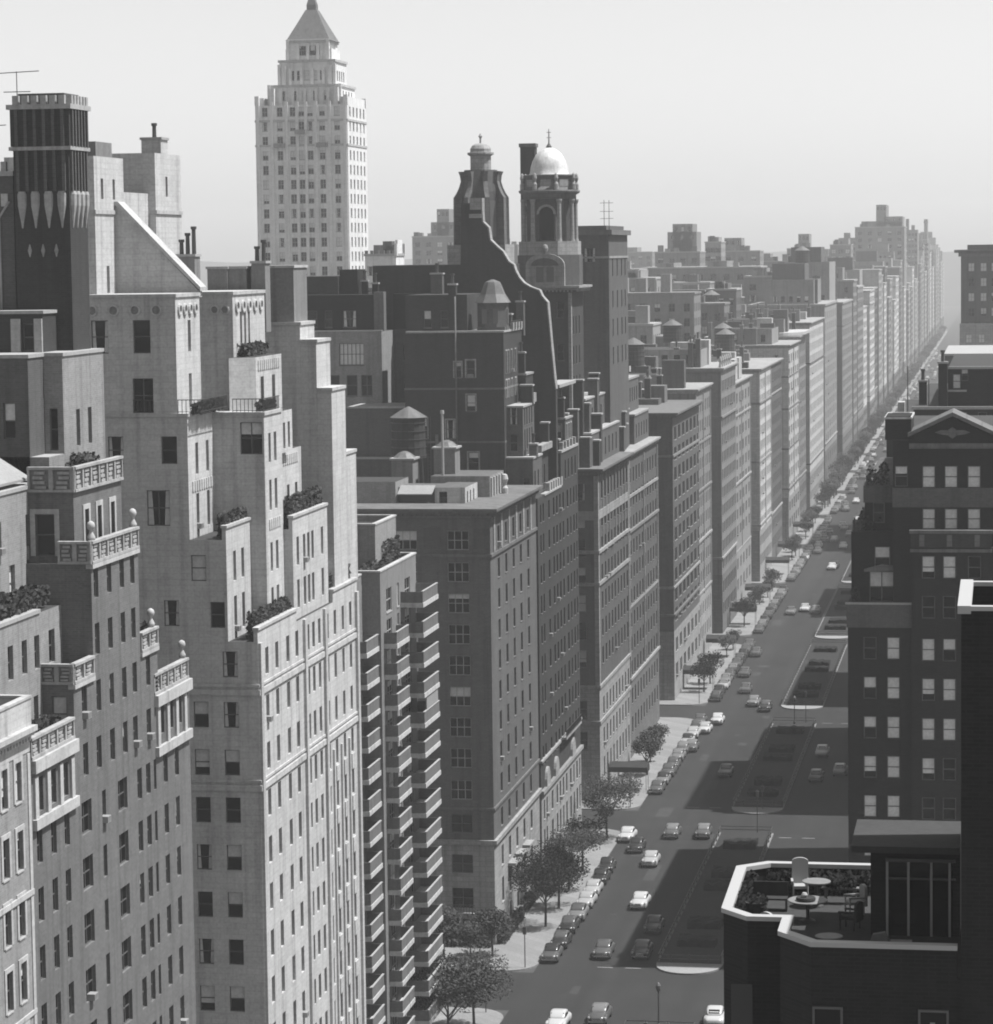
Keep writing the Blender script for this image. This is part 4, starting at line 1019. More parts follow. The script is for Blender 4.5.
B.slab('quoin', 'limestone', -56.9, -56.5, 387.85, 388.6, 47.8, 66.6)
B.finish()
L = Building('domed_tower', 'round stone belvedere with columns, arched openings and a bright white dome', (-59.9, 392, 67.5), 'cupola')
cx, cy = -59.95, 392.5
mb, m = L.use('base', 'mid_brick'); ls = L.use('base', 'limestone')[1]
mb.lathe(cx, cy, [(4.5, 67.5), (4.5, 71.6)], 8, m, math.pi / 8); mb.lathe(cx, cy, [(4.3, 71.6), (4.3, 73.4)], 8, ls, math.pi / 8)
# broken pediment with a pair of windows on the front
mb.prism([(cx - 2.6, 67.5), (cx + 2.6, 67.5), (cx + 2.6, 70.2)] + [(cx + 2.6 * math.cos(math.pi * k / 12), 70.2 + 1.6 * math.sin(math.pi * k / 12)) for k in range(1, 12)] + [(cx - 2.6, 70.2)], 'y', cy - 4.75, cy - 4.0, ls)
mb.prism([(cx - .62 * 3, 70.2)] + [(cx - .62 * 3 * math.cos(math.pi * k / 10), 70.2 + 1.0 * math.sin(math.pi * k / 10)) for k in range(1, 10)] + [(cx + 1.86, 70.2)], 'y', cy - 4.9, cy - 4.76, m)
for s in (-.7, .7):
    o = win_mb(.9, 1.9, dict(sill=False), 0); i0 = len(mb.v)
    dkm = L.use('base', 'frame_dark')[1]
    mb.box(cx + s - .5, cx + s + .5, cy - 4.80, cy - 4.77, 68.0, 70.0, dkm)
mb.lathe(cx, cy - 4.4, [(.1, 71.8), (.35, 72.1), (.42, 72.5), (.3, 72.9), (.05, 73.0)], 10, ls)
mb, m = L.use('drum', 'mid_brick'); dk = L.use('drum', 'glass')[1]; ls = L.use('drum', 'limestone')[1]
mb.lathe(cx, cy, [(3.15, 73.4), (3.15, 79.0)], 8, m, math.pi / 8)
for k in range(8):
    t = math.pi / 4 * k - math.pi / 2
    u = Vector((math.cos(t), math.sin(t), 0)); w = Vector((-u.y, u.x, 0))
    P_ = lambda r, s, z: tuple(Vector((cx, cy, z)) + u * r + w * s)
    if k % 2 == 0:                                     # flat dark panel painted as the shade inside a tall round-headed opening
        arc = [(-1.0, 73.6), (1.0, 73.6), (1.0, 77.0)] + [(1.0 * math.cos(math.pi * j / 8), 77.0 + 1.0 * math.sin(math.pi * j / 8)) for j in range(1, 8)] + [(-1.0, 77.0)]
        mb.quad([P_(2.93, s, z) for s, z in arc], dk)
        for j in range(8):
            a, c = math.pi * j / 8, math.pi * (j + 1) / 8
            for r0, r1, o in ((1.0, 1.32, 3.1),):
                mb.quad([P_(o, r0 * math.cos(a), 77.0 + r0 * math.sin(a)), P_(o, r1 * math.cos(a), 77.0 + r1 * math.sin(a)), P_(o, r1 * math.cos(c), 77.0 + r1 * math.sin(c)), P_(o, r0 * math.cos(c), 77.0 + r0 * math.sin(c))], ls)
                mb.quad([P_(2.93, r0 * math.cos(a), 77.0 + r0 * math.sin(a)), P_(o, r0 * math.cos(a), 77.0 + r0 * math.sin(a)), P_(o, r0 * math.cos(c), 77.0 + r0 * math.sin(c)), P_(2.93, r0 * math.cos(c), 77.0 + r0 * math.sin(c))], ls)
        for s in (-1.78, 1.78):
            c = Vector((cx, cy, 0)) + u * 3.28 + w * s
            cm, mm = L.use(L.fresh('column'), 'limestone')
            cm.lathe(c.x, c.y, [(.38, 73.4), (.30, 73.8), (.26, 78.4), (.4, 78.8), (.4, 79.0)], 10, mm)
mb, m = L.use('entablature', 'grey_stone'); mb.lathe(cx, cy, [(3.7, 79.0), (3.7, 79.6), (4.2, 79.9), (4.25, 80.2), (3.5, 80.25), (3.5, 82.0), (3.7, 82.1), (3.6, 82.3)], 8, m, math.pi / 8)
for k in range(8):
    t = math.pi / 4 * k - math.pi / 2 + math.pi / 8
    x, y = cx + 3.75 * math.cos(t), cy + 3.75 * math.sin(t)
    mb, m = L.use(L.fresh('urn'), 'limestone'); mb.lathe(x, y, [(.3, 80.25), (.3, 81.0), (.16, 81.3), (.3, 81.8), (.2, 82.3), (.04, 82.5)], 8, m)
    mb, m = L.use(L.fresh('panel'), 'limestone'); u = Vector((math.cos(t - math.pi / 8), math.sin(t - math.pi / 8), 0)); w = Vector((-u.y, u.x, 0))
    mb.quad([tuple(Vector((cx, cy, z)) + u * 3.26 + w * s) for s, z in ((-.7, 80.7), (.7, 80.7), (.7, 81.6), (-.7, 81.6))], m)
mb, m = L.use('dome', 'copper_pale')
prof = [(2.75, 82.3), (2.6, 82.5), (2.5, 83.2), (2.25, 84.1), (1.75, 85.0), (1.1, 85.6), (.45, 85.9)]
rings = []
for r_, z in prof:
    i = len(mb.v); mb.v.extend((cx + r_ * (1 if k % 2 else .955) * math.cos(math.pi * k / 16), cy + r_ * (1 if k % 2 else .955) * math.sin(math.pi * k / 16), z) for k in range(32)); rings.append(i)
for a, c in zip(rings, rings[1:]):
    for k in range(32): mb.f.append((a + k, a + (k + 1) % 32, c + (k + 1) % 32, c + k)); mb.m.append(m)
mb, m = L.use('finial', 'grey_stone'); mb.lathe(cx, cy, [(.5, 85.8), (.3, 86.2), (.1, 86.5), (.06, 88.4)], 8, m)
for z in (87.2, 87.9): mb.box(cx - .3, cx + .3, cy - .04, cy + .04, z, z + .08, m)
L.finish()
c = Building('chimney', 'tall square brick chimney standing left of the white dome', (-63.7, 391, 67), 'chimney')
c.slab('stack', 'dark_brick', -64.6, -62.6, 397, 399, 60, 86.2); c.slab('cap', 'grey_stone', -64.75, -62.45, 396.85, 399.15, 86.2, 86.7); c.finish()
# third, plain tower with an aerial
B = Building('brick_tower', 'plain square brick roof tower with projecting cap and tall aerial right of the white dome', (-56.5, 416, 52), 'tower')
B.box(-60, -54.6, 412, 433, 42.5, 74.3, 'mid_brick', E=grid([(416, 1), (421, 1), (426, 1), (430, 1)], [(56, 2.4), (60, 2.4), (64, 2.4), (68.5, 2.4)]), S=grid([(-57.3, 1.6)], [(70.5, 2)]), st=STD)
B.slab('cap', 'grey_stone', -60.4, -54.1, 411.6, 433.4, 74.3, 75.0); B.slab('cap', 'mid_brick', -59.6, -55, 412.6, 432, 75.0, 75.6)
B.slab('band', 'limestone', -60.1, -54.5, 411.9, 433.1, 71.0, 71.3)
mb, m = B.use('aerial', 'iron')
for x in (-55.6, -54.9): mb.tube((x, 415, 75), (x, 415, 79.2), .05, .04, 5, m)
for z in (76.6, 77.6, 78.8): mb.tube((-56.2, 415, z), (-54.3, 415, z), .04, .04, 4, m)
B.finish()

# --- the rest of the street wall
ROW = [  # name, label, y0, y1, z1, wall, base, columns, floor step, belts, roof house height
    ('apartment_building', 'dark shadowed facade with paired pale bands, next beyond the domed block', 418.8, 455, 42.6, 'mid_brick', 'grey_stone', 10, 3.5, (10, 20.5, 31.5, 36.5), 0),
    ('apartment_building', 'plain mid grey slab with a blind dark side wall and flat overhanging cornice', 474.5, 516, 45.2, 'mid_brick', 'limestone', 13, 3.3, (12.5, 17, 38.5), 0),
    ('apartment_building', 'narrow banded grey block joined to the plain slab with the overhanging cornice', 516.2, 543, 47.0, 'buff', 'limestone', 8, 3.4, (10.5, 20, 29, 37.5), 3),
    ('apartment_building', 'tall grey block with a blind south wall and rooftop urns along its edge', 559, 590, 49.0, 'buff', 'grey_stone', 9, 3.4, (13, 40), 4),
    ('apartment_building', 'pale building with white roof screens between two taller grey blocks', 590.3, 634, 44.6, 'pale_brick', 'limestone', 12, 3.4, (10, 24, 38), 5),
    ('apartment_building', 'bright sunlit facade with dark stringcourses and a flat terrace roof', 648, 682, 45.2, 'pale_limestone', 'limestone', 10, 3.4, (11, 25, 38), 0),
    ('apartment_building', 'smooth grey facade joined to the bright sunlit one', 682.3, 719, 45.0, 'mid_brick', 'grey_stone', 11, 3.4, (10, 38), 0),
    ('apartment_building', 'light facade with broad white bands and a penthouse with a row of windows', 735, 775, 47.6, 'pale_limestone', 'limestone', 10, 3.6, (12, 22, 32, 40), 4.5),
    ('apartment_building', 'hazy grey facade beyond the banded light one, with a curved white roof cornice', 776, 812, 48.5, 'buff', 'grey_stone', 9, 3.4, (11, 40), 5),
    ('apartment_building', 'hazy sunlit building with a pale roof edge far up the avenue', 820, 884, 51.0, 'pale_limestone', 'limestone', 14, 3.4, (12, 40), 0),
    ('apartment_building', 'tall hazy slab with a dark blind side and sunlit front edge', 902, 968, 54.5, 'pale_brick', 'grey_stone', 12, 3.4, (12,), 8),
    ('apartment_building', 'hazy mid grey building with a stepped top, beyond the tall hazy slab', 985, 1050, 53.5, 'buff', 'grey_stone', 12, 3.4, (12, 46), 14),
]
FR = random.Random(21)
y = 1067.0
TONES = {'pale_limestone': 'pale', 'limestone': 'light grey', 'pale_brick': 'soft grey', 'buff': 'mid grey', 'mid_brick': 'dark grey'}
while y < 2700:
    d = FR.uniform(22, 46); mt = FR.choice(list(TONES)); z = FR.choice((42, 45, 48, 53, 57, 60)) + (y - 1067) / 1600 * 15; rh = FR.choice((0, 3, 5, 9))
    ROW.append(('apartment_building', f"hazy {TONES[mt]} building {'with a stepped top' if rh > 4 else 'with a low flat top'} in the far street wall", y, y + d, z, mt, 'grey_stone', max(4, int(d / 4)), 3.5, FR.choice(((), (12,), (12, z - 5))), rh))
    y += d + (FR.uniform(12, 16) if FR.random() < .35 else .4)
for i, (nm, lab, y0, y1, z1, wm, bm, nc, fs, belts, rh) in enumerate(ROW):
    B = Building(nm, lab, (-62, (y0 + y1) / 2, GZ), group='buildings of the far street wall' if y0 >= 1067 else None)
    st = dict(fm='frame_dark', sm=bm, depth=.25, blinds={'E': .15, 'S': .5}, acp=.08, dim=False)
    xf = XF + (0, .25, -.3, .2, -.6, .15, -.2, .3, -.4, .2, -.5, .4)[i % 12]
    cols = spread(y0 + .8, y1 - .8, nc, (1.25, 1.5, 1.05, 1.7)[i % 4] if y0 < 1067 else 2.0)
    if i % 3 == 1: cols = [(c + (.45 if k % 2 == 0 else -.45) * (y1 - y0) / nc * .45, w) for k, (c, w) in enumerate(cols)]
    bz = 10.0
    zz = [z1 - 4.0 - fs * k for k in range(20)]
    s_cols = [] if i in (1, 3, 10) or y0 > 1067 else [(-55.6, 1.2), (-59.5, 1.2), (-64, 1.2)]
    B.box(-78, xf, y0, y1, bz, z1, wm, E=grid(cols, [(z, 2.1) for z in zz if z > bz + .3]), S=grid(s_cols, [(z, 2.0) for z in zz if z > bz + .3]), st=st)
    B.box(-78, xf + .03, y0 - .02, y1 + .01, -1.6, bz, bm, E=grid(cols, [(z, 2.3) for z in (6.4, 2.2)]), st=st, top=None)
    for z in belts:
        B.belt('belt_course', ('limestone', 'grey_stone', 'limestone', 'buff')[(i + int(z)) % 4], -78, xf, y0, y1, z, z + .4, (.16, .26, .12)[(i + int(z)) % 3])
    if i in (0, 2, 4, 5, 7): 
        for k in (0, .5, 1): B.slab('pilaster', 'limestone', xf - .1, xf + .14, y0 + .3 + (y1 - y0 - 1.2) * k, y0 + .9 + (y1 - y0 - 1.2) * k, bz, z1 - .6)
    if y0 < 900: B.cornice(-78, xf, y0, y1, z1 + .6, 'grey_stone' if i in (1,) else 'limestone', 1.0 if i in (1, 8) else .6, .8, dent=y0 < 560)
    else: B.slab('coping', 'limestone', -77, xf + .3, y0 - .2, y1, z1, z1 + .6)
    r = random.Random(50 + i)
    if rh:
        B.box(-72, -57, y0 + 4, y0 + 4 + (y1 - y0) * .55, z1 + .1, z1 + rh, 'pale_brick' if i % 2 else 'buff', S=grid(spread(-70, -58, 5, 1.2), [(z1 + 1.2, 1.8)]) if rh > 3.5 else [], st=st)
        if rh > 7: B.box(-70, -60, y0 + 8, y0 + 8 + (y1 - y0) * .3, z1 + rh, z1 + rh + 5, 'mid_brick', st=st)
    if y0 < 1000:
        for k in range(4 if rh else 6):
            y = r.uniform(y0 + 2, y1 - 3); x = r.uniform(-70, -57); h = r.uniform(1.5, 4)
            B.slab('roof_house', r.choice(('buff', 'mid_brick', 'dark_brick', 'white_stone', 'grey_brick')), x - r.uniform(1, 2.4), x + r.uniform(1, 2.4), y - 1.5, y + r.uniform(1, 3), z1 + .05, z1 + h + (rh * .7 if rh else 0))
        for k in range(5):
            stack(B, 'chimney', r.choice(('mid_brick', 'buff', 'dark_brick')), r.uniform(-74, -55.5), r.uniform(y0 + 1, y1 - 1), z1, z1 + r.uniform(2.5, 5) + (rh if rh else 0) * .4, .9, 1.2, 1)
    if y0 >= 1067 and FR.random() < .4:
        B.slab('roof_house', FR.choice(('mid_brick', 'pale_brick')), -68, -60, y0 + 6, y0 + 16, z1 + rh, z1 + rh + FR.uniform(3, 8))
    if i == 3:
        for k in range(6):
            mb, m = B.use(B.fresh('roof_urn'), 'coping')
            mb.lathe(xf - .3, y0 + 2 + 4 * k, [(.35, z1 + .6), (.2, z1 + 1.4), (.35, z1 + 1.9), (.25, z1 + 2.4), (.05, z1 + 2.8)], 6, m)
    if i == 4:
        for k, y in enumerate((601, 611)): B.slab('roof_screen', 'white_trim', -55.0, -54.0, y, y + 7, z1 + .7, z1 + 5.0)
    if i == 0:                                          # stepped upper storeys of the shadowed block
        for q in ((-72, -54.2, 436, 454, 47.4), (-72, -55.6, 437.5, 453, 52.6), (-70, -57.6, 439, 451, 57.2)):
            B.box(*q[:4], z1 + .05 if q[4] < 48 else q[4] - 5.0, q[4], 'mid_brick' if q[4] < 53 else 'pale_brick', E=grid(spread(q[2] + 1, q[3] - 1, 5, 1.0), [(q[4] - 3.4, 2.1)]), S=grid([(q[1] - 1.6, 1.0), (q[1] - 3.8, 1.0)], [(q[4] - 3.4, 2.1)]), st=st)
            B.slab('coping', 'limestone', q[0], q[1] + .15, q[2] - .15, q[3], q[4], q[4] + .3)
        for k in range(4): stack(B, 'chimney', 'mid_brick', -54.4 - .3 * k, 421 + 4 * k, z1, z1 + 4 + k % 2 * 2, 1.3, 1.4, 0)
    if i == 2: B.slab('roof_screen', 'white_trim', -60.6, -58.0, 520, 521, 47, 51)
    if i == 8:
        mb, m = B.use('curved_cornice', 'white_trim')
        mb.prism([(-58, 776)] + [(-58 + 6 * math.sin(t), 790 - 14 * math.cos(t)) for t in [k * math.pi / 16 for k in range(1, 9)]] + [(-52, 811), (-58, 811)], 'z', z1 + .7, z1 + 1.5, m)
    B.finish(100 if y0 < 1067 else 24)

# ------------------------------------------------------------------ the tall hotel tower with a pyramid roof
B = Building('hotel_tower', 'tall pale tower with stepped crown and pyramid roof, alone against the sky', (-162.5, 690, GZ), 'tower')
STT = dict(fm='frame_light', sm='pale_brick', depth=.25, blinds={'S': .55, 'E': .4}, acp=0)
cxs = [-171.5, -167.9, -164.8, -162.7, -160.6, -157.7, -154.1]
B.box(-173.8, -151.6, 680, 701, -1.6, 107.2, 'tower_stone', S=grid([(c, 1.35) for c in cxs], [(z, 2.1) for z in [63.8 + 3.4 * k for k in range(13)] if z < 106] + [(53.6, 2), (57, 2), (60.4, 2)]),
      E=grid(spread(681, 700, 5, 1.5), [(z, 2.1) for z in [63.8 + 3.4 * k for k in range(13)] if z < 106]), st=STT)
for x in (-172.8, -152.6): B.slab('setback', 'tower_stone', x - .9, x + .9, 681, 700, 107.2, 109.0)
for q in ((-170.9, -153.8, 682.5, 698.5, 107.2, 112.0), (-168.7, -155.4, 684, 697, 112.0, 117.9), (-166.9, -157.2, 685.5, 695.5, 117.9, 122.5)):
    sc_ = grid(spread(q[0] + 2, q[1] - 2, 5, 1.2), [(q[4] + 1.2, 2.2)])
    B.box(q[0], q[1], q[2], q[3], q[4], q[5], 'tower_stone', S=sc_, E=grid(spread(q[2] + 2, q[3] - 2, 4, 1.2), [(q[4] + 1.2, 2.2)]), st=STT)
    B.slab('cornice', 'white_trim', q[0] - .3, q[1] + .3, q[2] - .3, q[3] + .3, q[5] - .5, q[5] + .05)
for x in (-173.2, -169.8, -166.3, -163.7, -161.6, -159.2, -155.9, -152.2): B.slab('pier', 'tower_stone', x - .35, x + .35, 679.75, 680.1, 50, 108.0)
for z in (97.5, 103.3): B.slab('band', 'white_trim', -173.95, -151.45, 679.85, 701.1, z, z + .5)
for x, z in ((-168, 97.3), (-162.8, 100.4), (-157.7, 97.3)): B.slab('balcony', 'pale_brick', x - 1.3, x + 1.3, 678.9, 679.9, z, z + 1.0)
for x in (-173.4, -152): 
    for y in (680.4, 700.6): B.slab('pinnacle', 'tower_stone', x - .5, x + .5, y - .5, y + .5, 107.2, 109.4)
for x0, x1, y, z, n in ((-170.9, -153.8, 682.5, 107.2, 6), (-168.7, -155.4, 684, 112.0, 5), (-166.9, -157.2, 685.5, 117.9, 4)):
    for k in range(n + 1):
        x = x0 + (x1 - x0) * k / n
        B.slab('buttress', 'tower_stone', x - .35, x + .35, y - .5, y + .1, z, z + (4.9 if k in (0, n) else 3.9))
for x in (-170.0, -154.6):
    for y in (681.6, 699): B.slab('pinnacle', 'tower_stone', x - .6, x + .6, y - .6, y + .6, 107.2, 111.2)
for x in (-167.6, -156.4): B.slab('pinnacle', 'tower_stone', x - .5, x + .5, 683.4, 684.4, 112.0, 116.6)
for x in (-167.2, -156.9): B.slab('buttress', 'tower_stone', x - .4, x + .4, 686, 695, 117.9, 120.6)
mb, m = B.use('roof', 'metal_roof')
mb.lathe(-162.0, 690.5, [(7.7, 122.55), (7.2, 122.9), (4.4, 126.6), (1.9, 130.0), (1.6, 130.0), (1.6, 131.2), (1.3, 132.0), (.9, 133.0), (.3, 133.6), (.06, 135)], 4, m, math.pi / 4)
B.finish()

# ------------------------------------------------------------------ buildings behind the street wall, fading into the haze
HZ = [  # label, x0, x1, y0, depth, z1, material, tops [(x0, x1, z)]
    ('small pale church-like block with corner pinnacles, at the foot of the tall tower', -134.9, -128.1, 620, 9, 71.6, 'tower_stone', [(-128.6, -128.1, 75.0)]),
    ('faint hazy tower group with a square top, left of the roof lantern', -251, -231.8, 1250, 30, 79, 'buff', [(-243.1, -232.5, 85.4), (-240.4, -235.1, 91)]),
    ('hazy stepped block just left of the roof lantern', -226, -205, 1250, 25, 75, 'buff', [(-222, -212, 78)]),
    ('stepped hazy tower standing above the rooftops right of the brick tower', -137.7, -119.6, 1180, 22, 71, 'buff', [(-132.8, -121.1, 79.3), (-130.7, -122.7, 82.5)]),
    ('pale hazy block with a notched top among the far rooftops', -124.5, -117.7, 1250, 20, 75, 'pale_brick', [(-122, -119, 77.4)]),
    ('hazy twin-topped block right of the pale notched one', -122, -105.3, 1300, 20, 71, 'buff', [(-121.1, -113.6, 77.1)]),
    ('low hazy block stepping down towards the avenue', -108.5, -99, 1340, 20, 66.2, 'buff', [(-107, -104, 70)]),
    ('very faint far block low on the skyline behind the brick tower', -223, -200, 1700, 25, 71, 'buff', [(-218, -209, 74)]),
    ('hazy wall of rooftops in the middle distance, flat topped with a white parapet', -128, -85, 1050, 30, 65.5, 'buff', [(-104, -97, 68), (-122, -116, 67.5)]),
    ('hazy plain block with a bright vertical edge behind the brick tower', -108.4, -95.7, 820, 22, 64, 'pale_brick', [(-105, -100, 66.5)]),
    ('hazy flat block left in the middle distance with two rows of windows', -128, -110, 900, 20, 66, 'buff', []),
    ('grey block with an open colonnaded roof storey in the middle distance', -93.5, -83, 832, 18, 56.0, 'mid_brick', []),
    ('dark hazy block beside the colonnaded roof storey', -83, -74.5, 836, 16, 60.5, 'mid_brick', [(-80, -77, 62.5)]),
    ('low dark block with a long white coping behind the brick tower', -90, -78.5, 756, 18, 51.6, 'dark_brick', [(-88, -80, 53)]),
    ('mid grey block with roof clutter behind the rooftop urns', -98, -86, 700, 18, 53, 'mid_brick', [(-94, -88, 56)]),
    ('long grey block with a white end wall and a row of arched windows', -93, -77.5, 1020, 15, 46.0, 'buff', [(-90, -80, 48.5)]),
    ('hazy block beside the water tank on the rooftops', -116, -104, 760, 16, 58, 'buff', [(-113, -108, 60)]),
    ('faint slender tower, first of the far cluster', -107.8, -91.2, 1500, 22, 71.8, 'buff', [(-102.2, -96.7, 79.4)]),
    ('hazy block with a small roof tank at the left of the far cluster', -89, -78.1, 1550, 22, 73.5, 'buff', [(-83, -79.5, 77)]),
    ('huge hazy stepped apartment house in the far cluster, with a roof tank', -80.4, -53.5, 1640, 40, 83.0, 'buff', [(-77, -55, 86.5), (-64.5, -54.5, 89), (-68.9, -63.4, 95.5)]),
    ('slender far tower at the right end of the cluster', -57.5, -53.6, 2150, 25, 77, 'buff', [(-56.1, -53.7, 92)]),
    ('hazy slab with a dark roof tank above the row of hazy facades', -82, -66, 950, 18, 63, 'buff', [(-79, -75, 66)]),
    ('hazy block with a stepped roof above the street wall', -84, -68, 1120, 18, 67, 'mid_brick', [(-81, -75, 70)]),
    ('faint distant block left of the tall tower foot', -300, -240, 1500, 30, 69, 'buff', [(-280, -262, 73)]),
]
STH = dict(fm='frame_dark', sm='buff', depth=.3, blinds={'S': .3, 'E': .3}, acp=0, sill=False)
for i, (lab, x0, x1, y0, d, z1, mat, tops) in enumerate(HZ):
    B = Building('distant_building', lab, ((x0 + x1) / 2, y0 + d / 2, GZ))
    ww = 1.3 if y0 < 900 else 2.2
    n = max(3, int((x1 - x0) / (3.2 if y0 < 900 else 4.5)))
    rw = [(z1 - 4.2 - 3.6 * k, 2.0) for k in range(5)]
    B.box(x0, x1, y0, y0 + d, -1.6, z1, mat, S=grid(spread(x0, x1, n, ww), rw), E=grid(spread(y0, y0 + d, 4, 1.4), rw), st=STH)
    B.slab('coping', 'coping', x0 - .2, x1 + .2, y0 - .2, y0 + d + .2, z1, z1 + .5)
    for a, c, z in tops:
        B.box(a, c, y0 + 2, y0 + d - 2, z1 + .5, z, mat, S=grid(spread(a, c, 3, 1.2), [(z - 3, 1.8)]) if z - z1 > 4 else [], st=STH)
    r = random.Random(i)
    for k in range(4):
        x = r.uniform(x0 + 1, x1 - 1); B.slab('roof_house', r.choice(('buff', 'mid_brick', 'pale_brick')), x - 1, x + 1, y0 + 1, y0 + 4, z1 + .5, z1 + r.uniform(1.5, 3.2))
    if 'open colonnaded' in lab:
        for k in range(8): B.slab('column', 'limestone', x0 + .3 + k * 1.35, x0 + .7 + k * 1.35, y0 + .2, y0 + .6, z1 + .5, z1 + 4.2)
        B.slab('entablature', 'buff', x0, x1, y0, y0 + 6, z1 + 4.2, z1 + 4.8)
        B.slab('rear', 'dark_brick', x0, x1, y0 + 5, y0 + 9, z1, z1 + 4.19)
    if 'white end wall' in lab: B.slab('end_wall', 'white_trim', x1 + .05, x1 + .3, y0, y0 + 12, z1 - 4, z1 + .4)
    if 'long white coping' in lab: B.slab('white_coping', 'white_trim', x0, x1 - 2, y0 - .4, y0 + .3, z1 + .5, z1 + 1.0); B.slab('white_coping', 'white_trim', x1 - 4, x1 + .3, y0 - .5, y0 + 6, z1 + .52, z1 + 1.3)
    if 'bright vertical edge' in lab: B.slab('edge', 'white_trim', x1 - .2, x1 + .5, y0 - .3, y0 + .5, 40, z1)
    if 'church' in lab:
        for k in range(6): B.slab('battlement', 'buff', x0 + 1.2 * k, x0 + .7 + 1.2 * k, y0 - .2, y0 + .3, z1 + .5, z1 + 1.2)
        for y in (y0, y0 + 8.6): B.slab('pinnacle', 'tower_stone', x1 - .3, x1 + .3, y - .3, y + .3, z1, z1 + 2.6)
    B.finish(60)
water_tank(-80.5, 826, 52.0, 2.2, 4.4, 'wooden roof tank with a pale cone lid beyond the plain grey slab', 3.0)
water_tank(-63.5, 952, 64.0, 2.3, 4.4, 'dark roof tank standing among the hazy facades up the avenue', 3.0)
water_tank(-70, 1010, 62.5, 2.2, 4.0, 'second hazy roof tank, beyond the dark one', 3.0)
water_tank(-63, 437, 43.3, 1.9, 3.6, 'wooden roof tank on the shadowed facade beyond the domed block', 2.6)
water_tank(-66, 531, 47.7, 2.0, 3.8, 'wooden roof tank on the narrow banded block', 3.6)
water_tank(-62, 668, 45.9, 2.1, 3.8, 'hazy roof tank on the bright sunlit facade building', 3.2)
water_tank(-66, 705, 45.7, 2.1, 4.0, 'hazy roof tank on the smooth grey facade building', 3.6)
water_tank(-69, 622, 49.8, 2.0, 3.6, 'roof tank behind the white roof screens', 2.8)
# the jumble of roofs between the street wall and the skyline
JR = random.Random(77)
for k in range(52):
    y = JR.uniform(640, 2300)
    v = {0: JR.uniform(285, 335), 1: JR.uniform(262, 300), 2: JR.uniform(248, 275)}[0 if y < 900 else 1 if y < 1450 else 2]
    x = JR.uniform(-.150 * y, -max(84, .045 * y)); w = JR.uniform(9, 20) * (1 + y / 2500)
    z = 72 - (v - 245) * y / 2944
    mt = JR.choice(('buff', 'mid_brick', 'pale_brick', 'grey_brick', 'limestone', 'dark_brick'))
    B = Building('distant_building', 'hazy flat-roofed building in the jumble of roofs behind the street wall', (x, y, GZ), group='jumble of hazy roofs behind the street wall')
    n = max(3, int(w / 3.4)); rw = [(z - 4.2 - 3.6 * q, 2.0) for q in range(4)]
    B.box(x - w / 2, x + w / 2, y, y + 16, -1.6, z, mt, S=grid(spread(x - w / 2, x + w / 2, n, 1.5), rw), E=grid(spread(y, y + 16, 4, 1.5), rw), st=STH)
    B.slab('coping', JR.choice(('coping', 'white_trim', 'buff')), x - w / 2 - .2, x + w / 2 + .2, y - .2, y + 16.2, z, z + .5)
    for q in range(3):
        a = x + JR.uniform(-.4, .4) * w; B.slab('roof_house', JR.choice(('buff', 'mid_brick', 'pale_brick', 'dark_brick')), a - JR.uniform(.8, 2.6), a + JR.uniform(.8, 2.6), y + 1 + 5 * q, y + 5 + 5 * q, z + .5, z + JR.uniform(2, 5))
    B.finish(36)
for i, (x0, x1, y0, z, lab) in enumerate(((-96, -66, 1760, 78, 'broad faint block filling the far cluster, left part'), (-70, -53.6, 1900, 83, 'faint tall block filling the far cluster, right part'), (-62, -53.6, 2040, 74, 'faint lower block between the far cluster and the last slender tower'))):
    B = Building('distant_building', lab, (x0, y0, GZ))
    B.box(x0, x1, y0, y0 + 25, -1.6, z, 'buff', S=grid(spread(x0, x1, 8, 1.6), [(z - 4 - 3.6 * q, 2) for q in range(6)]), st=STH)
    for q in range(4): B.slab('roof_house', 'buff', x0 + (x1 - x0) * (.1 + .22 * q), x0 + (x1 - x0) * (.22 + .22 * q), y0 + 3, y0 + 10, z, z + (3, 6, 4, 7)[(q + i) % 4])
    B.finish(50)
# large roof infill so that the blocks west of the avenue are closed
for i, (x0, x1, y0, y1, z, lab) in enumerate(((-130, -82, 470, 545, 36, 'low wide tenement block hidden behind the plain grey slab'), (-130, -80, 385, 455, 40, 'low wide block behind the domed building'), (-140, -95, 560, 640, 44, 'low wide block behind the rooftop statues'))):
    B = Building('tenement_block', lab, ((x0 + x1) / 2, (y0 + y1) / 2, GZ)); B.box(x0, x1, y0, y1, -1.6, z, 'mid_brick', st=STD); 
    for k in range(8):
        B.slab('roof_house', random.Random(k).choice(('buff', 'dark_brick', 'grey_brick')), x0 + 4 + 5 * k, x0 + 6.5 + 5 * k, y0 + 3 + 4 * (k % 5), y0 + 7 + 4 * (k % 5), z, z + 2.5 + (k % 3))
    B.finish()

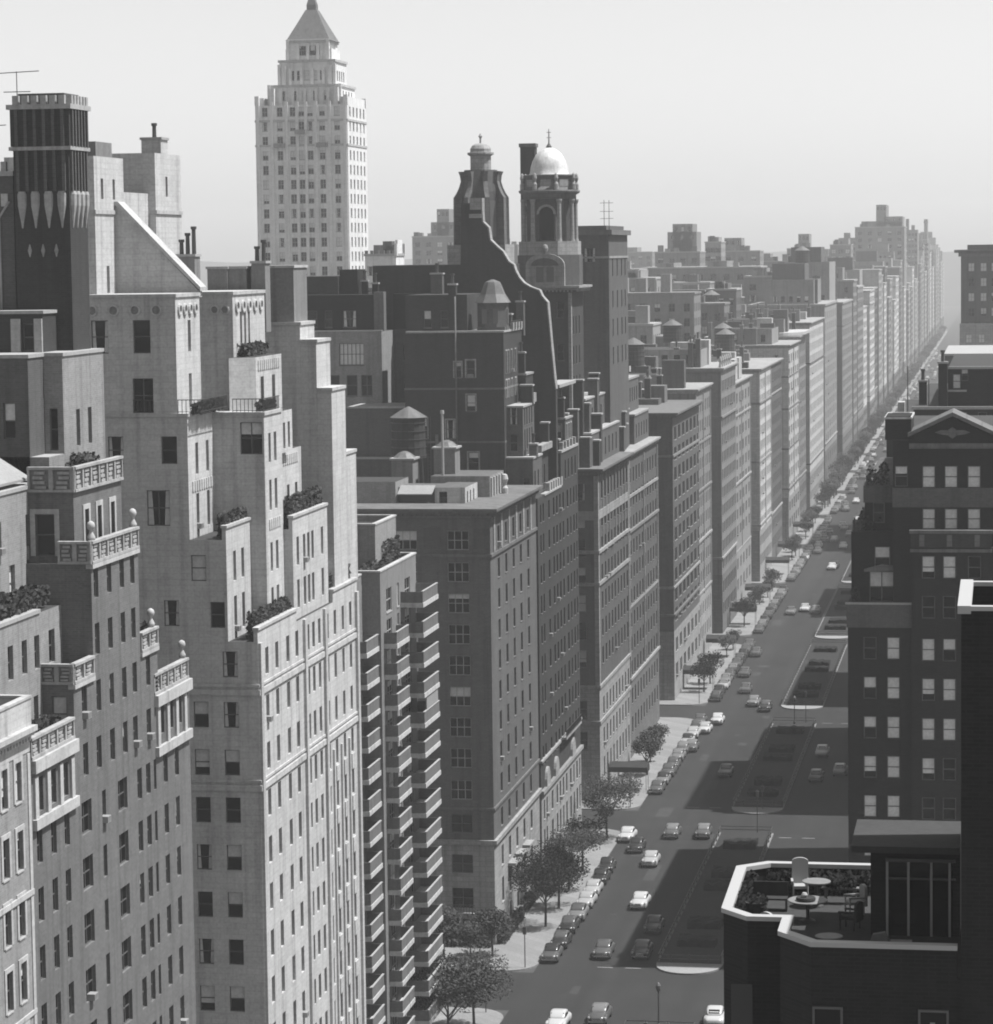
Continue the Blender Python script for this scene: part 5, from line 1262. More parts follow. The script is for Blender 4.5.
# ------------------------------------------------------------------ right-hand side
STR = dict(fm='frame_dark', sm='dark_brick', depth=.16, blinds={'S': .80, 'W': .3}, acp=.0, sill=False, vars=(1, 1, 1, 1, 4, 2, 7))
B = Building('pedimented_building', 'nearly black brick apartment building with a roof pediment and pale window blinds, right side', (-6, 238, GZ))
zl = [40.2 - 3.1 * k for k in range(13)]
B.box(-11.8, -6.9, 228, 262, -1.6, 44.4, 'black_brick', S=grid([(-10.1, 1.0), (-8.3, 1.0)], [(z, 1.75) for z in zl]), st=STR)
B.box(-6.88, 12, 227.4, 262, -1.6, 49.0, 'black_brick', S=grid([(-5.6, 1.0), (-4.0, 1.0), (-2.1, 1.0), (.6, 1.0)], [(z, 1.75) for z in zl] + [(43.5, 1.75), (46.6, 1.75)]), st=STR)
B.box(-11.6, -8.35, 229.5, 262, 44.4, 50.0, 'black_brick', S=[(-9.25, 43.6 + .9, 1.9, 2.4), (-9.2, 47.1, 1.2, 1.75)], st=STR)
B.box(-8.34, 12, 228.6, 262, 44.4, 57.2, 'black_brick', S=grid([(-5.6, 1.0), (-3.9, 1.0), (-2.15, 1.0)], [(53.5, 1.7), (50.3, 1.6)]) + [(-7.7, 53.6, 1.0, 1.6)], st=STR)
B.box(-10.6, -8.36, 230.5, 262, 50.0, 53.4, 'black_brick', S=[(-9.5, 50.6, .9, 1.6)], st=STR)
for q in ((-11.9, -6.85, 227.85, 262, 42.7, 44.5), (-8.4, 12.1, 228.5, 228.7, 52.0, 53.5), (-10.7, -8.41, 230.4, 262, 52.2, 53.5)): B.slab('band', 'mid_brick', *q)
B.slab('balustrade', 'dark_brick', -6.95, -.8, 227.2, 227.6, 49.0, 50.1); B.slab('balustrade', 'grey_stone', -7.05, -.7, 227.1, 227.7, 50.1, 50.35); B.slab('balustrade', 'grey_stone', -7.0, -.75, 227.15, 227.6, 48.65, 48.9)
for k in range(3): B.slab('balustrade', 'grey_stone', -6.3 + 2.1 * k, -5.9 + 2.1 * k, 227.12, 227.2, 49.1, 50.0)
mb, m = B.use('pediment', 'black_brick'); ls = B.use('pediment', 'grey_stone')[1]
mb.prism([(-6.9, 57.2), (-.7, 57.2), (-.7, 57.5), (-3.8, 58.9), (-6.9, 57.5)], 'y', 228.62, 234, m)
for a, c in (((-7.2, 57.45), (-3.8, 59.05)), ((-3.8, 59.05), (-.4, 57.45))): mb.prism([a, c, (c[0], c[1] + .3), (a[0], a[1] + .3)], 'y', 228.2, 234.2, ls)
B.slab('cornice', 'grey_stone', -7.1, -.5, 228.3, 228.58, 56.55, 56.95)
mb, m = B.use('cartouche', 'grey_stone')
mb.lathe(-3.8, 228.58, [(.01, 57.3), (.3, 57.5), (.42, 57.75), (.3, 58.0), (.01, 58.2)], 8, m, sy=.2)
for s in (-1, 1): mb.prism([(-3.8 + s * .3, 57.55), (-3.8 + s * 1.0, 57.65), (-3.8 + s * 1.35, 57.78), (-3.8 + s * .9, 57.95), (-3.8 + s * .3, 57.95)], 'y', 228.5, 228.6, m)
B.slab('roof_box', 'black_brick', -8.9, -7.0, 228.9, 234, 57.2, 59.0)
B.parapet(-8.95, -6.95, 228.85, 236, 57.2, 1.6, 'black_brick', 'white_trim', .25)
mb, m = B.use('window_pediment', 'grey_stone'); mb.prism([(-10.6, 46.9), (-7.9, 47.0), (-7.9, 47.3), (-9.2, 47.5), (-10.6, 47.1)], 'y', 229.2, 229.5, m)
B.slab('coping', 'coping', -12.0, -6.9, 227.8, 228.05, 44.5, 44.65)
railing(B, -11.45, 229.7, 233, 50.0, .9); railing(B, -10.45, 230.7, 234, 53.4, .9); railing(B, 229.7, -11.5, -10.7, 50.0, .9, ax='x'); railing(B, 230.7, -10.5, -8.5, 53.4, .9, ax='x')
B.finish()
g = MB(); leafy(g, -11.3, -9.4, 229.6, 236, 50.0, 51.4, 160); leafy(g, -10.5, -8.9, 231, 237, 53.4, 54.9, 120); leafy(g, -11.6, -11.0, 228.3, 229.4, 44.6, 46.0, 50)
tag(g.build('terrace_hedge', 'leaf'), 'dark shrubs on the stepped terraces of the pedimented building', 'hedge', 'planting on the roof terraces')
B = Building('apartment_building', 'dark building with cluttered roof and pale parapets behind the pedimented roof', (-4, 310, GZ))
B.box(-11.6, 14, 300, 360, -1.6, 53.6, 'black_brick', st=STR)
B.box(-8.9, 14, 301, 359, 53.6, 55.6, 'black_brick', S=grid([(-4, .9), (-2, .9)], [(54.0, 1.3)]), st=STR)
B.box(-5.5, 14, 303, 345, 55.6, 59.6, 'black_brick', S=[(-4.6, 57.6, .8, 1.5), (-3.8, 58.4, .7, 1.2)], st=STR)
for q in ((-11.8, 12, 299.8, 300.3, 53.6, 53.9), (-9.1, 12, 300.8, 301.2, 55.6, 55.9), (-5.5, 12, 302.8, 303.2, 59.6, 59.85), (-5.6, -3.6, 302.7, 302.9, 57.3, 57.5)): B.slab('coping', 'coping', *q)
stack(B, 'chimney', 'black_brick', -6.0, 302.5, 55.6, 60.2, .9, .9, 1); stack(B, 'chimney', 'black_brick', -8.2, 310, 55.6, 58, .8, .8, 1)
B.slab('roof_house', 'white_stone', -10.6, -9.9, 304, 306, 53.6, 56.2)
mb, m = B.use('pole', 'iron'); mb.tube((-9.5, 301.5, 53), (-9.5, 301.5, 60.0), .07, .05, 6, m); mb.tube((-7.4, 302, 55), (-7.4, 302, 58.6), .06, .05, 6, m)
B.finish()
for lab, y0, y1, z, ups in (('dark shaded building on the next right-hand block, shading the avenue beside the second median', 383, 452, 47, [(-11.6, 14, 384, 397, 50.2), (-.9, 14, 388.1, 425, 79)]),  # tallest box is unseen, shaped for the shadow it throws on the avenue
                            ('shaded building on the third right-hand block, hidden behind nearer roofs', 474, 512, 44, [(-9, 14, 476, 500, 47)])):
    B = Building('apartment_building', lab, (0, (y0 + y1) / 2, GZ)); B.box(-11.6, 14, y0, y1, -1.6, z, 'dark_brick', st=STR)
    for q in ups: B.box(q[0], q[1], q[2], q[3], z, q[4], 'dark_brick', st=STR)
    B.finish()
B = Building('apartment_building', 'tall grey building with a heavy cornice, cut off at the right edge in the haze', (-2, 750, GZ))
B.box(-10.0, 14, 722, 790, -1.6, 69.6, 'mid_brick', S=grid([(-7.5, 1.4), (-4.6, 1.4), (-2, 1.4)], [(66.0 - 3.6 * k, 2.0) for k in range(12)]), st=STR)
B.cornice(-10.9, 14, 722, 790, 70.8, 'grey_stone', 1.2, 1.2); B.slab('cornice', 'grey_stone', -11.6, 14, 720.8, 790, 70.5, 71.2); B.slab('attic', 'mid_brick', -8.5, 14, 724, 788, 70.8, 72.4)
B.box(-10.2, 14, 715, 721.7, -1.6, 53.5, 'limestone', S=grid([(-8, 1.4), (-5, 1.4)], [(49 - 3.6 * k, 2.0) for k in range(8)]), st=STR)
B.finish()
B = Building('apartment_building', 'hazy grey block with two dark bays, right of the fading avenue', (-6, 600, GZ))
B.box(-11.3, 14, 590, 640, -1.6, 50.5, 'dark_brick', S=grid([(-9, 1.3), (-6, 1.3), (-3, 1.3)], [(47 - 3.5 * k, 2.0) for k in range(8)]), st=STR); B.slab('coping', 'coping', -11.5, 14, 589.8, 640, 50.5, 50.9); B.finish()
B = Building('apartment_building', 'faint right-hand block beyond the one with the heavy cornice', (-4, 900, GZ))
B.box(-11.3, 14, 830, 990, -1.6, 46, 'buff', S=grid([(-9, 1.3), (-6, 1.3)], [(42 - 3.5 * k, 2.0) for k in range(8)]), st=STR); B.finish()

# --- the near building with the planted roof terrace
FZ = 49.2
RING = [(-4.3, 103.6), (-8.2, 103.6), (-9.2, 102.7), (-9.1, 96.0), (-8.2, 94.9), (-7.0, 94.9), (-7.0, 92.9), (-5.9, 91.5), (-1.36, 91.5)]
B = Building('terrace_building', 'near dark brick building with a white-coped roof terrace, lower right', (-2, 98, GZ))
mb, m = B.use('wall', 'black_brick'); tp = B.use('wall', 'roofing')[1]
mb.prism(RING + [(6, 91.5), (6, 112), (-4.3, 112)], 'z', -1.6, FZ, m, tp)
def offset_line(pts, k):
    out = []
    for i, c in enumerate(pts):
        ns = []
        for a_, b_ in ((i - 1, i), (i, i + 1)):
            if a_ < 0 or b_ >= len(pts): continue
            d = Vector((pts[b_][0] - pts[a_][0], pts[b_][1] - pts[a_][1])).normalized(); ns.append(Vector((-d.y, d.x)))
        n = sum(ns, Vector((0, 0))).normalized()
        out.append((c[0] + n.x * k / max(.35, n.dot(ns[0])), c[1] + n.y * k / max(.35, n.dot(ns[0]))))
    return out
for part, mat, k0, k1, z0, z1 in (('parapet', 'black_brick', .005, .22, FZ, 50.1), ('parapet_coping', 'white_paint', -.07, .30, 50.1, 50.25)):
    pm, mm = B.use(part, mat)
    o_, i_ = offset_line(RING, k0), offset_line(RING, k1)
    for k in range(len(RING) - 1):
        pm.quad([(*o_[k], z1), (*o_[k + 1], z1), (*i_[k + 1], z1), (*i_[k], z1)], mm)
        pm.quad([(*o_[k], z0), (*o_[k + 1], z0), (*o_[k + 1], z1), (*o_[k], z1)], mm)
        pm.quad([(*i_[k], z0), (*i_[k + 1], z0), (*i_[k + 1], z1), (*i_[k], z1)], mm)
    for k in (0, len(RING) - 1): pm.quad([(*o_[k], z0), (*i_[k], z0), (*i_[k], z1), (*o_[k], z1)], mm)
# the wall that closes the terrace on the right, with its own coped roof
B.box(-1.25, 6, 91.4, 98.4, -1.6, 60.1, 'black_brick', st=STR)
B.parapet(-1.25, 6, 91.4, 98.4, 60.1, .7, 'black_brick', 'white_paint', .25)
B.slab('parapet_coping', 'white_paint', -1.36, -.95, 91.22, 98.58, 60.72, 60.97)
# garden room
B.slab('garden_room', 'black_brick', -4.3, -1.36, 97.2, 100.4, FZ, 52.2)
B.slab('garden_room_roof', 'roofing', -4.9, -1.36, 96.0, 100.6, 52.2, 52.42)
for x in (-3.75, -3.05, -2.3, -1.7):
    B.slab('french_door', 'frame_light', x - .04, x + .04, 97.08, 97.16, FZ, 51.7)
B.slab('french_door', 'glass', -3.75, -1.6, 97.16, 97.19, FZ, 51.7); B.slab('french_door', 'frame_dark', -3.8, -1.5, 97.07, 97.19, 51.7, 51.8); B.slab('french_door', 'frame_dark', -3.8, -1.5, 97.1, 97.15, 51.1, 51.16)
B.slab('window_panel', 'glass_dull', -8.75, -8.05, 94.8, 94.86, 46.6, 48.0)
B.slab('ledge', 'coping', -9.2, -7.9, 94.75, 94.88, 46.3, 46.45)
w = win_mesh(.9, 1.5, dict(fm='frame_dark', blinds={}), 0)
for x, v in ((-5.4, 0), (-2.1, 0)):
    o = link('window', win_mesh(.95, 1.6, STR, v), B.root); o.location = (x, 91.42, 46.6)
o = link('wall_lamp', None, B.root) if False else None
B.slab('wall_lamp', 'frame_light', -2.2, -2.05, 91.2, 91.49, 47.6, 47.8)
B.finish()
# ------------------------------------------------------------------ cars of the late nineteen-forties
def loft(mb, secs, m, closed_ends=True):
    n = len(secs[0]); i0 = len(mb.v)
    for s in secs: mb.v.extend(s)
    for a in range(len(secs) - 1):
        for k in range(n):
            j = (k + 1) % n
            mb.f.append((i0 + a * n + k, i0 + a * n + j, i0 + (a + 1) * n + j, i0 + (a + 1) * n + k)); mb.m.append(m)
    mb.f.append(tuple(i0 + k for k in range(n))[::-1]); mb.m.append(m)
    mb.f.append(tuple(i0 + (len(secs) - 1) * n + k for k in range(n))); mb.m.append(m)
def csec(x, hw, zt, zb, q=.35):
    pts = []
    for k in range(14):
        t = 2 * math.pi * k / 14
        c, s_ = math.cos(t), math.sin(t)
        pts.append((x, math.copysign(abs(c) ** q, c) * hw, (zt + zb) / 2 + math.copysign(abs(s_) ** (q * 1.5), s_) * (zt - zb) / 2))
    return pts
def car_body():
    b = MB()
    loft(b, [csec(*s) for s in ((-2.52, .55, .72, .42), (-2.42, .78, .86, .36), (-2.05, .88, .97, .30), (-1.45, .93, 1.06, .27), (-.5, .95, 1.08, .26), (.6, .94, 1.07, .26), (1.05, .90, 1.06, .27), (1.6, .82, 1.02, .28), (2.15, .74, .95, .30), (2.42, .60, .86, .36), (2.52, .42, .70, .44))], 0)
    for x in (1.55, -1.5):                                                  # full rounded wings over the wheels
        for s in (-1, 1):
            secs = []
            for k in range(9):
                u = -1 + k / 4
                hw = .20 * math.sqrt(max(.05, 1 - u * u * .9))
                zt = .50 + .46 * math.sqrt(max(.03, 1 - u * u * .95))
                secs.append([(x + u * .78, s * .80 + p[1], p[2]) for p in csec(0, hw, zt, .30, .6)])
            loft(b, secs, 0)
    return b
def car_cabin():
    b = MB()
    loft(b, [csec(*s) for s in ((-1.62, .60, 1.10, .98), (-1.35, .70, 1.32, .98), (-1.0, .76, 1.50, .98), (-.5, .78, 1.60, .98), (.1, .78, 1.60, .98), (.45, .75, 1.52, .98), (.85, .70, 1.24, .98), (1.05, .62, 1.06, .98))], 0)
    return b
CB, CC = car_body(), car_cabin()
me_body = CB.mesh('body', ['car_black'], True)
me_cab = CC.mesh('cabin', ['car_black'], True)
def quadmesh(name, qs, mat):
    b = MB()
    for q in qs: b.quad(q)
    return b.mesh(name, [mat])
me_ws = quadmesh('windshield', [[(.50, -.62, 1.47), (.50, .62, 1.47), (.95, .60, 1.13), (.95, -.60, 1.13)]], 'glass')
me_rw = quadmesh('rear_window', [[(-1.07, -.52, 1.48), (-1.07, .52, 1.48), (-1.50, .50, 1.22), (-1.50, -.50, 1.22)]], 'glass')
def sidewin(s): return quadmesh('side_window', [[(-.95, s * .80, 1.12), (-.1, s * .82, 1.12), (-.1, s * .76, 1.46), (-.72, s * .74, 1.44)], [(0, s * .82, 1.12), (.72, s * .80, 1.12), (.42, s * .74, 1.43), (0, s * .76, 1.46)]], 'glass')
me_sw = {s: sidewin(s) for s in (-1, 1)}
wb = MB()
def ring_y(mb, r0, r1, y0, y1, m, n=14):
    for k in range(n):
        a, c = 2 * math.pi * k / n, 2 * math.pi * (k + 1) / n
        mb.quad([(r0 * math.cos(a), y0, r0 * math.sin(a)), (r0 * math.cos(c), y0, r0 * math.sin(c)), (r1 * math.cos(c), y1, r1 * math.sin(c)), (r1 * math.cos(a), y1, r1 * math.sin(a))], m)
for y, s in ((-.11, -1), (.11, 1)):
    ring_y(wb, .34, .19, y, y * 1.02, 0)
ring_y(wb, .34, .34, -.11, .11, 0)
me_wheel = wb.mesh('tyre', ['tyre'])
hc = MB()
for y in (-.112, .112): ring_y(hc, .19, .02, y, y * 1.12, 0)
me_hub = hc.mesh('hubcap', ['chrome'])
bb = MB(); bb.box(2.50, 2.62, -.82, .82, .40, .56); bb.box(2.45, 2.5, -.3, .3, .42, .5)
me_bf = bb.mesh('bumper', ['chrome'])
bb = MB(); bb.box(-2.64, -2.52, -.84, .84, .42, .58); me_br = bb.mesh('bumper', ['chrome'])
hb = MB(); hb.lathe(0, 0, [(.13, -.02), (.12, .05), (.06, .09)], 10); me_hl = hb.mesh('headlight', ['frame_light'])
gb = MB()
for k in range(4): gb.box(2.44, 2.54, -.42 + .03 * k, .42 - .03 * k, .58 + .07 * k, .62 + .07 * k)
me_gr = gb.mesh('grille', ['chrome'])
fb = MB()
fb.v, fb.f, fb.m = list(CB.v), list(CB.f), list(CB.m)
i0 = len(fb.v); fb.v += CC.v; fb.f += [tuple(i + i0 for i in f) for f in CC.f]; fb.m += [1] * len(CC.f)
for q in ([(.52, -.62, 1.47), (.52, .62, 1.47), (.97, .60, 1.13), (.97, -.60, 1.13)], [(-1.09, -.52, 1.48), (-1.09, .52, 1.48), (-1.52, .50, 1.22), (-1.52, -.50, 1.22)],
          [(-.95, .81, 1.12), (.72, .81, 1.12), (.42, .76, 1.44), (-.72, .76, 1.44)], [(-.95, -.81, 1.12), (.72, -.81, 1.12), (.42, -.76, 1.44), (-.72, -.76, 1.44)]): fb.quad(q, 2)
fb.box(2.50, 2.62, -.82, .82, .38, .56, 3); fb.box(-2.64, -2.52, -.84, .84, .42, .58, 3)
for x in (1.55, -1.5):
    for y in (-.82, .82): fb.box(x - .3, x + .3, y - .1, y + .1, .02, .5, 4)
me_far = fb.mesh('parked_car', ['car_black', 'car_black', 'glass', 'chrome', 'tyre'])
DARKC = {'car_black': 'black', 'car_dark': 'dark', 'car_grey': 'mid grey', 'car_silver': 'light grey', 'car_cream': 'cream', 'car_white': 'white'}
def obj_mats(o, mats):
    for i, m in enumerate(mats):
        if m: o.material_slots[i].link = 'OBJECT'; o.material_slots[i].material = M[m]
def child(name, me, root, loc=(0, 0, 0), rot=(0, 0, 0), mats=None):
    o = bpy.data.objects.new(name, me); COL.objects.link(o); o.parent = root; o.location = loc; o.rotation_euler = rot
    if mats: obj_mats(o, mats)
    return o
def car(x, y, heading, body, roof, label, group, near=True, name='car', sc=1.0):
    """heading 'S': nose towards the camera; 'N': nose away up the avenue"""
    a = -math.pi / 2 if heading == 'S' else math.pi / 2
    a += rnd.uniform(-.02, .02)
    if not near:
        o = bpy.data.objects.new(name, me_far); COL.objects.link(o); o.location = (x, y, GZ + .01); o.rotation_euler = (0, 0, a); o.scale = (sc,) * 3
        obj_mats(o, [body, roof]); return tag(o, label, 'car', group)
    r = empty(name, (x, y, GZ + .01), label, 'car', group, a); r.scale = (sc,) * 3
    child('body', me_body, r, mats=[body]); child('cabin', me_cab, r, mats=[roof])
    child('windshield', me_ws, r); child('rear_window', me_rw, r)
    for s in (-1, 1):
        child('side_window', me_sw[s], r)
        child('headlight', me_hl, r, (2.30, s * .78, .80), (0, math.pi / 2, 0))
        for wx in (1.55, -1.5):
            w_ = child('wheel', me_wheel, r, (wx, s * .80, .34)); child('hubcap', me_hub, w_)
    child('bumper', me_bf, r); child('bumper', me_br, r); child('grille', me_gr, r)
    return r
G1 = 'cars driving on the avenue'
MOVE = [(-41.0, 300.3, 'S', 'car_dark', 'car_grey', 'dark car with a grey roof nearing the crossing, left of the black one'), (-37.0, 300.7, 'S', 'car_black', 'car_dark', 'black car at the edge of the shadow beside the nearest median tip'),
        (-37.1, 312.2, 'S', 'car_black', 'car_black', 'tall black car in the shadow right behind another black car'), (-40.0, 323.7, 'S', 'car_white', 'car_white', 'bright white taxi in mid road before the terrace building'),
        (-41.5, 346.5, 'S', 'car_cream', 'car_cream', 'cream car behind the bright white taxi'), (-40.8, 363.6, 'S', 'car_dark', 'car_silver', 'dark car with a light roof at the second crossing'),
        (-36.9, 364.0, 'S', 'car_grey', 'car_silver', 'grey car beside the dark one at the second crossing'), (-44.2, 354.5, 'S', 'car_black', 'car_black', 'black car double parked by the street tree'), (-38.1, 407.3, 'S', 'car_silver', 'car_grey', 'light grey car alone in the shadow beside the second median'),
        (-25.7, 425, 'N', 'car_white', 'car_white', 'white car driving away on the right-hand roadway'), (-25.3, 404.7, 'N', 'car_grey', 'car_silver', 'grey car on the right-hand roadway below the white one'), (-22.3, 409.6, 'N', 'car_silver', 'car_cream', 'light car close to the dark building on the right-hand roadway'),
        (-43.6, 452.7, 'S', 'car_white', 'car_white', 'white car at the third crossing, upper of two whites'), (-44.7, 444, 'S', 'car_white', 'car_cream', 'white car with cream roof just past the third crossing'), (-45.0, 427.6, 'S', 'car_dark', 'car_silver', 'dark car with a light roof moving along the parked row'),
        (-42.0, 485.2, 'S', 'car_dark', 'car_dark', 'dark car, rearmost of three near the third median'), (-39.5, 471.4, 'S', 'car_silver', 'car_silver', 'light grey car, middle one of three near the third median'), (-37.2, 466.3, 'S', 'car_black', 'car_dark', 'black car, front one of three near the third median'),
        (-39.5, 596.2, 'S', 'car_white', 'car_cream', 'white car, middle of three near the fourth median'), (-37.1, 593, 'S', 'car_dark', 'car_silver', 'dark car, right one of three near the fourth median'), (-42.0, 591, 'S', 'car_silver', 'car_grey', 'light grey car, left one of three near the fourth median'),
        (-37.9, 274.3, 'S', 'car_dark', 'car_silver', 'dark car with bright hood at the bottom edge of the road'), (-41.5, 271.5, 'S', 'car_white', 'car_white', 'white car cut off by the bottom edge of the picture'), (-26.9, 275, 'N', 'car_white', 'car_white', 'white car half hidden behind the terrace building'),
        (-40.7, 770, 'S', 'car_silver', 'car_silver', 'small light car between the parked row and the dark building'), (-44.8, 759, 'S', 'car_dark', 'car_dark', 'dark car beside the distant parked row'), (-45.2, 752, 'S', 'car_black', 'car_dark', 'black car beside the distant parked row'),
        (-41.6, 852, 'S', 'car_white', 'car_white', 'tiny white car above the shrubs of the dark building'), (-43.2, 826, 'S', 'car_dark', 'car_silver', 'tiny dark car above the shrubs of the dark building')]
for x, y, h, bo, ro, lab in MOVE: car(x, y, h, bo, ro, lab, G1, near=y < 480)
r = random.Random(11)
COLS = ['car_black', 'car_black', 'car_black', 'car_dark', 'car_dark', 'car_grey', 'car_dark', 'car_silver', 'car_cream', 'car_white']
for k in range(100):
    y = 640 + 15 * k + r.uniform(-8, 8); x = r.choice((-44.6, -41.5, -38.0, -38.5, -25.5, -22.0)); bo = r.choice(COLS)
    car(x, y, 'S' if x < -30 else 'N', bo, r.choice((bo, 'car_silver', 'car_white')), ('small car on the avenue beyond the fourth median' if y < 900 else 'tiny hazy car far up the avenue'), 'far cars on the avenue', near=False)
BESIDE = ['by the corner block', 'by the domed block', 'by the plain grey slab', 'by the block with rooftop urns', 'by the bright sunlit facade', 'by the banded light facade', 'in the hazy distance']
ORD = ['first', 'second', 'third', 'fourth', 'fifth', 'sixth', 'seventh', 'eighth', 'ninth', 'tenth']
ed = [292] + [v for s in STREETS[1:] for v in s]
for bi, (a, c) in enumerate(zip(ed[0::2], ed[1::2])):
    if a > 2100: break
    cnt = {}
    y = a + 6.2
    while y < c - 4:
        if r.random() < .90:
            bo = r.choice(COLS)
            ro = r.choice((bo, bo, bo, 'car_grey', 'car_black', 'car_silver'))
            near = a < 460
            if a < 1000:
                key = (DARKC[bo], DARKC[ro]); cnt[key] = cnt.get(key, 0) + 1
                desc = key[0] + ' car' if key[0] == key[1] else key[0] + ' car with ' + key[1] + ' roof'
                lab = f'{ORD[cnt[key] - 1]} {desc} parked {BESIDE[min(bi, 6)]}' if bi < 6 else f'hazy {desc} parked far up the avenue'
            else: lab = 'tiny hazy car parked at the kerb far up the avenue'
            car(-46.15 + r.uniform(-.12, .12), y, 'S', bo, ro, lab, 'cars parked along the left kerb', near=near, name='parked_car', sc=r.uniform(.95, 1.03))
        if a > 380 and r.random() < .16 and a < 1000:
            bo = r.choice(COLS); car(-43.95 + r.uniform(-.2, .2), y + 2, 'S', bo, bo, f'{ORD[min(9, int((y - a) / 9))]} {DARKC[bo]} car waiting {BESIDE[min(bi, 6)]}', 'cars waiting beside the kerb row', near=False)
        y += r.choice((6.0, 6.3, 6.8, 7.5, 6.2))
for k, y in enumerate((322, 331, 388, 396)): car(-17.9, y, 'N', COLS[2 + k], COLS[3 + k], f'{ORD[k]} car parked at the shaded right kerb beneath the dark building', 'cars parked along the right kerb', near=False, name='parked_car')

# ------------------------------------------------------------------ street trees
def tree_mesh(seed, h, R, n, s):
    rr = random.Random(seed)
    t = MB()
    tz = h * .42
    t.tube((0, 0, -.1), (rr.uniform(-.1, .1), rr.uniform(-.1, .1), tz), .16, .11, 7)
    cl = []
    for k in range(9):
        a = 2 * math.pi * k / 9 + rr.uniform(-.4, .4); q = rr.uniform(.35, .95) * R
        c = Vector((q * math.cos(a), q * math.sin(a), tz + rr.uniform(.12, .58) * h * .75))
        t.tube((0, 0, tz * rr.uniform(.75, 1)), tuple(c), .07, .02, 5); cl.append((c, rr.uniform(.35, .6) * R))
    cl.append((Vector((0, 0, h * .84)), .55 * R))
    cr = MB()
    for _ in range(n):
        c, q = rr.choice(cl)
        d = Vector((rr.gauss(0, 1), rr.gauss(0, 1), rr.gauss(0, .8))).normalized() * q * rr.random() ** .4
        p = c + d
        u = Vector((rr.gauss(0, 1), rr.gauss(0, 1), rr.gauss(0, .7))).normalized(); w = u.orthogonal().normalized()
        a_, b_ = u * s * rr.uniform(.5, 1.1), w * s * rr.uniform(.35, .8)
        cr.quad([tuple(p - a_ - b_), tuple(p + a_ - b_ * .4), tuple(p + a_ * 1.1 + b_), tuple(p - a_ * .6 + b_)], 0 if rr.random() < .75 else 1)
    return t.mesh('trunk', ['bark']), cr.mesh('crown', ['leaf', 'leaf_light'])
TM = [tree_mesh(i, 8.0, 3.3, 5200, .13) for i in range(3)] + [tree_mesh(10 + i, 6.0, 2.2, 1500, .17) for i in range(3)]
def tree(x, y, proto, sc, label, group='street trees on the left pavement', rz=0):
    o = empty('street_tree', (x, y, GZ + .14), label, 'tree', group, rz); o.scale = (sc,) * 3
    for nm, me in zip(('trunk', 'crown'), TM[proto]): child(nm, me, o)
for x, y, p, sc, lab in ((-50.4, 262.5, 0, 1.0, 'leafy street tree at the bottom edge in front of the balcony building'), (-49.4, 270, 1, .95, 'large street tree at the corner by the balcony building'), (-54.2, 268.5, 2, .95, 'street tree close against the foot of the balconies'),
                         (-52.5, 298.2, 4, .85, 'small tree on the pavement right of the corner block'), (-57.5, 297.2, 3, .9, 'low tree before the shaded wall of the corner block'), (-54.4, 296, 5, .7, 'smallest tree before the corner block, between two others'),
                         (-49.0, 312, 0, .95, 'tall thin-trunked tree beside the corner block, nearest the crossing'), (-48.9, 321, 1, 1.0, 'full tree above the parked cars beside the corner block'), (-49.2, 331, 2, .9, 'tree beside the foot of the gabled building'),
                         (-49.0, 341, 3, 1.1, 'smaller tree further along beside the gabled building'), (-48.8, 361, 2, .98, 'spreading umbrella-shaped tree at the second crossing')): tree(x, y, p, sc, lab, rz=x * y)
for bi, (a, c) in enumerate(zip(ed[2::2], ed[3::2])):
    if a > 2500: break
    k = 0; y = a + 14
    while y < c - 5:
        if r.random() < (.62 if a < 800 else .8):
            tree(-49.2 + r.uniform(-.7, .5), y, r.choice((3, 4, 5)), r.uniform(.6, .98) * (1 if a < 800 else 1.3), (f'{ORD[min(k, 9)]} young tree on the pavement {BESIDE[min(bi + 1, 6)]}' if bi < 5 else 'tiny hazy street tree far up the avenue'), rz=r.uniform(0, 6)); k += 1
        y += r.uniform(9, 13) if a < 800 else r.uniform(5, 8)

# ------------------------------------------------------------------ street furniture
def entrance_canopy(y, lab, w=2.6):
    o = empty('entrance_canopy', (-50, y, GZ), lab, 'canopy', 'entrance canopies over the pavement')
    b_ = MB(); b_.prism([(y - w / 2, 1.3), (y + w / 2, 1.3), (y + w / 2, 2.0), (y, 2.6), (y - w / 2, 2.0)], 'x', -52.8, -47.5); b_.build('cloth', 'canvas_dark', o)
    for x in (-47.7,):
        for s in (-1, 1):
            q = MB(); q.tube((x, y + s * (w / 2 - .1), GZ + .1), (x, y + s * (w / 2 - .1), 1.4), .05, .05, 6); q.build('post', 'coping', o)
for y, lab in ((394.5, 'dark entrance canopy reaching from the domed block to the kerb'), (488, 'dark entrance canopy in front of the plain grey slab'), (528, 'dark entrance canopy before the narrow banded block'), (574, 'dark entrance canopy before the block with rooftop urns'),
               (610, 'entrance canopy before the building with white roof screens'), (664, 'entrance canopy before the bright sunlit facade'), (700, 'entrance canopy before the smooth grey facade'), (751, 'far entrance canopy before the banded light facade')): entrance_canopy(y, lab)
def street_lamp(x, y, h, lab, grp='lamp posts of the avenue', z=GZ + .15):
    o = empty('street_lamp', (x, y, z), lab, 'street lamp', grp)
    b_ = MB(); b_.lathe(x, y, [(.2, z), (.16, z + .5), (.08, z + .6), (.06, z + h - .6)], 8); b_.build('post', 'iron', o)
    b_ = MB(); b_.lathe(x, y, [(.1, z + h - .6), (.24, z + h - .35), (.26, z + h), (.12, z + h + .22), (.03, z + h + .3)], 8); b_.build('lantern', 'frame_dark', o)
street_lamp(-31.9, 271.2, 4.2, 'dark lamp post on the island at the bottom of the picture')
street_lamp(-31.6, 451.5, 4.2, 'dark lamp post at the far end of the second median')
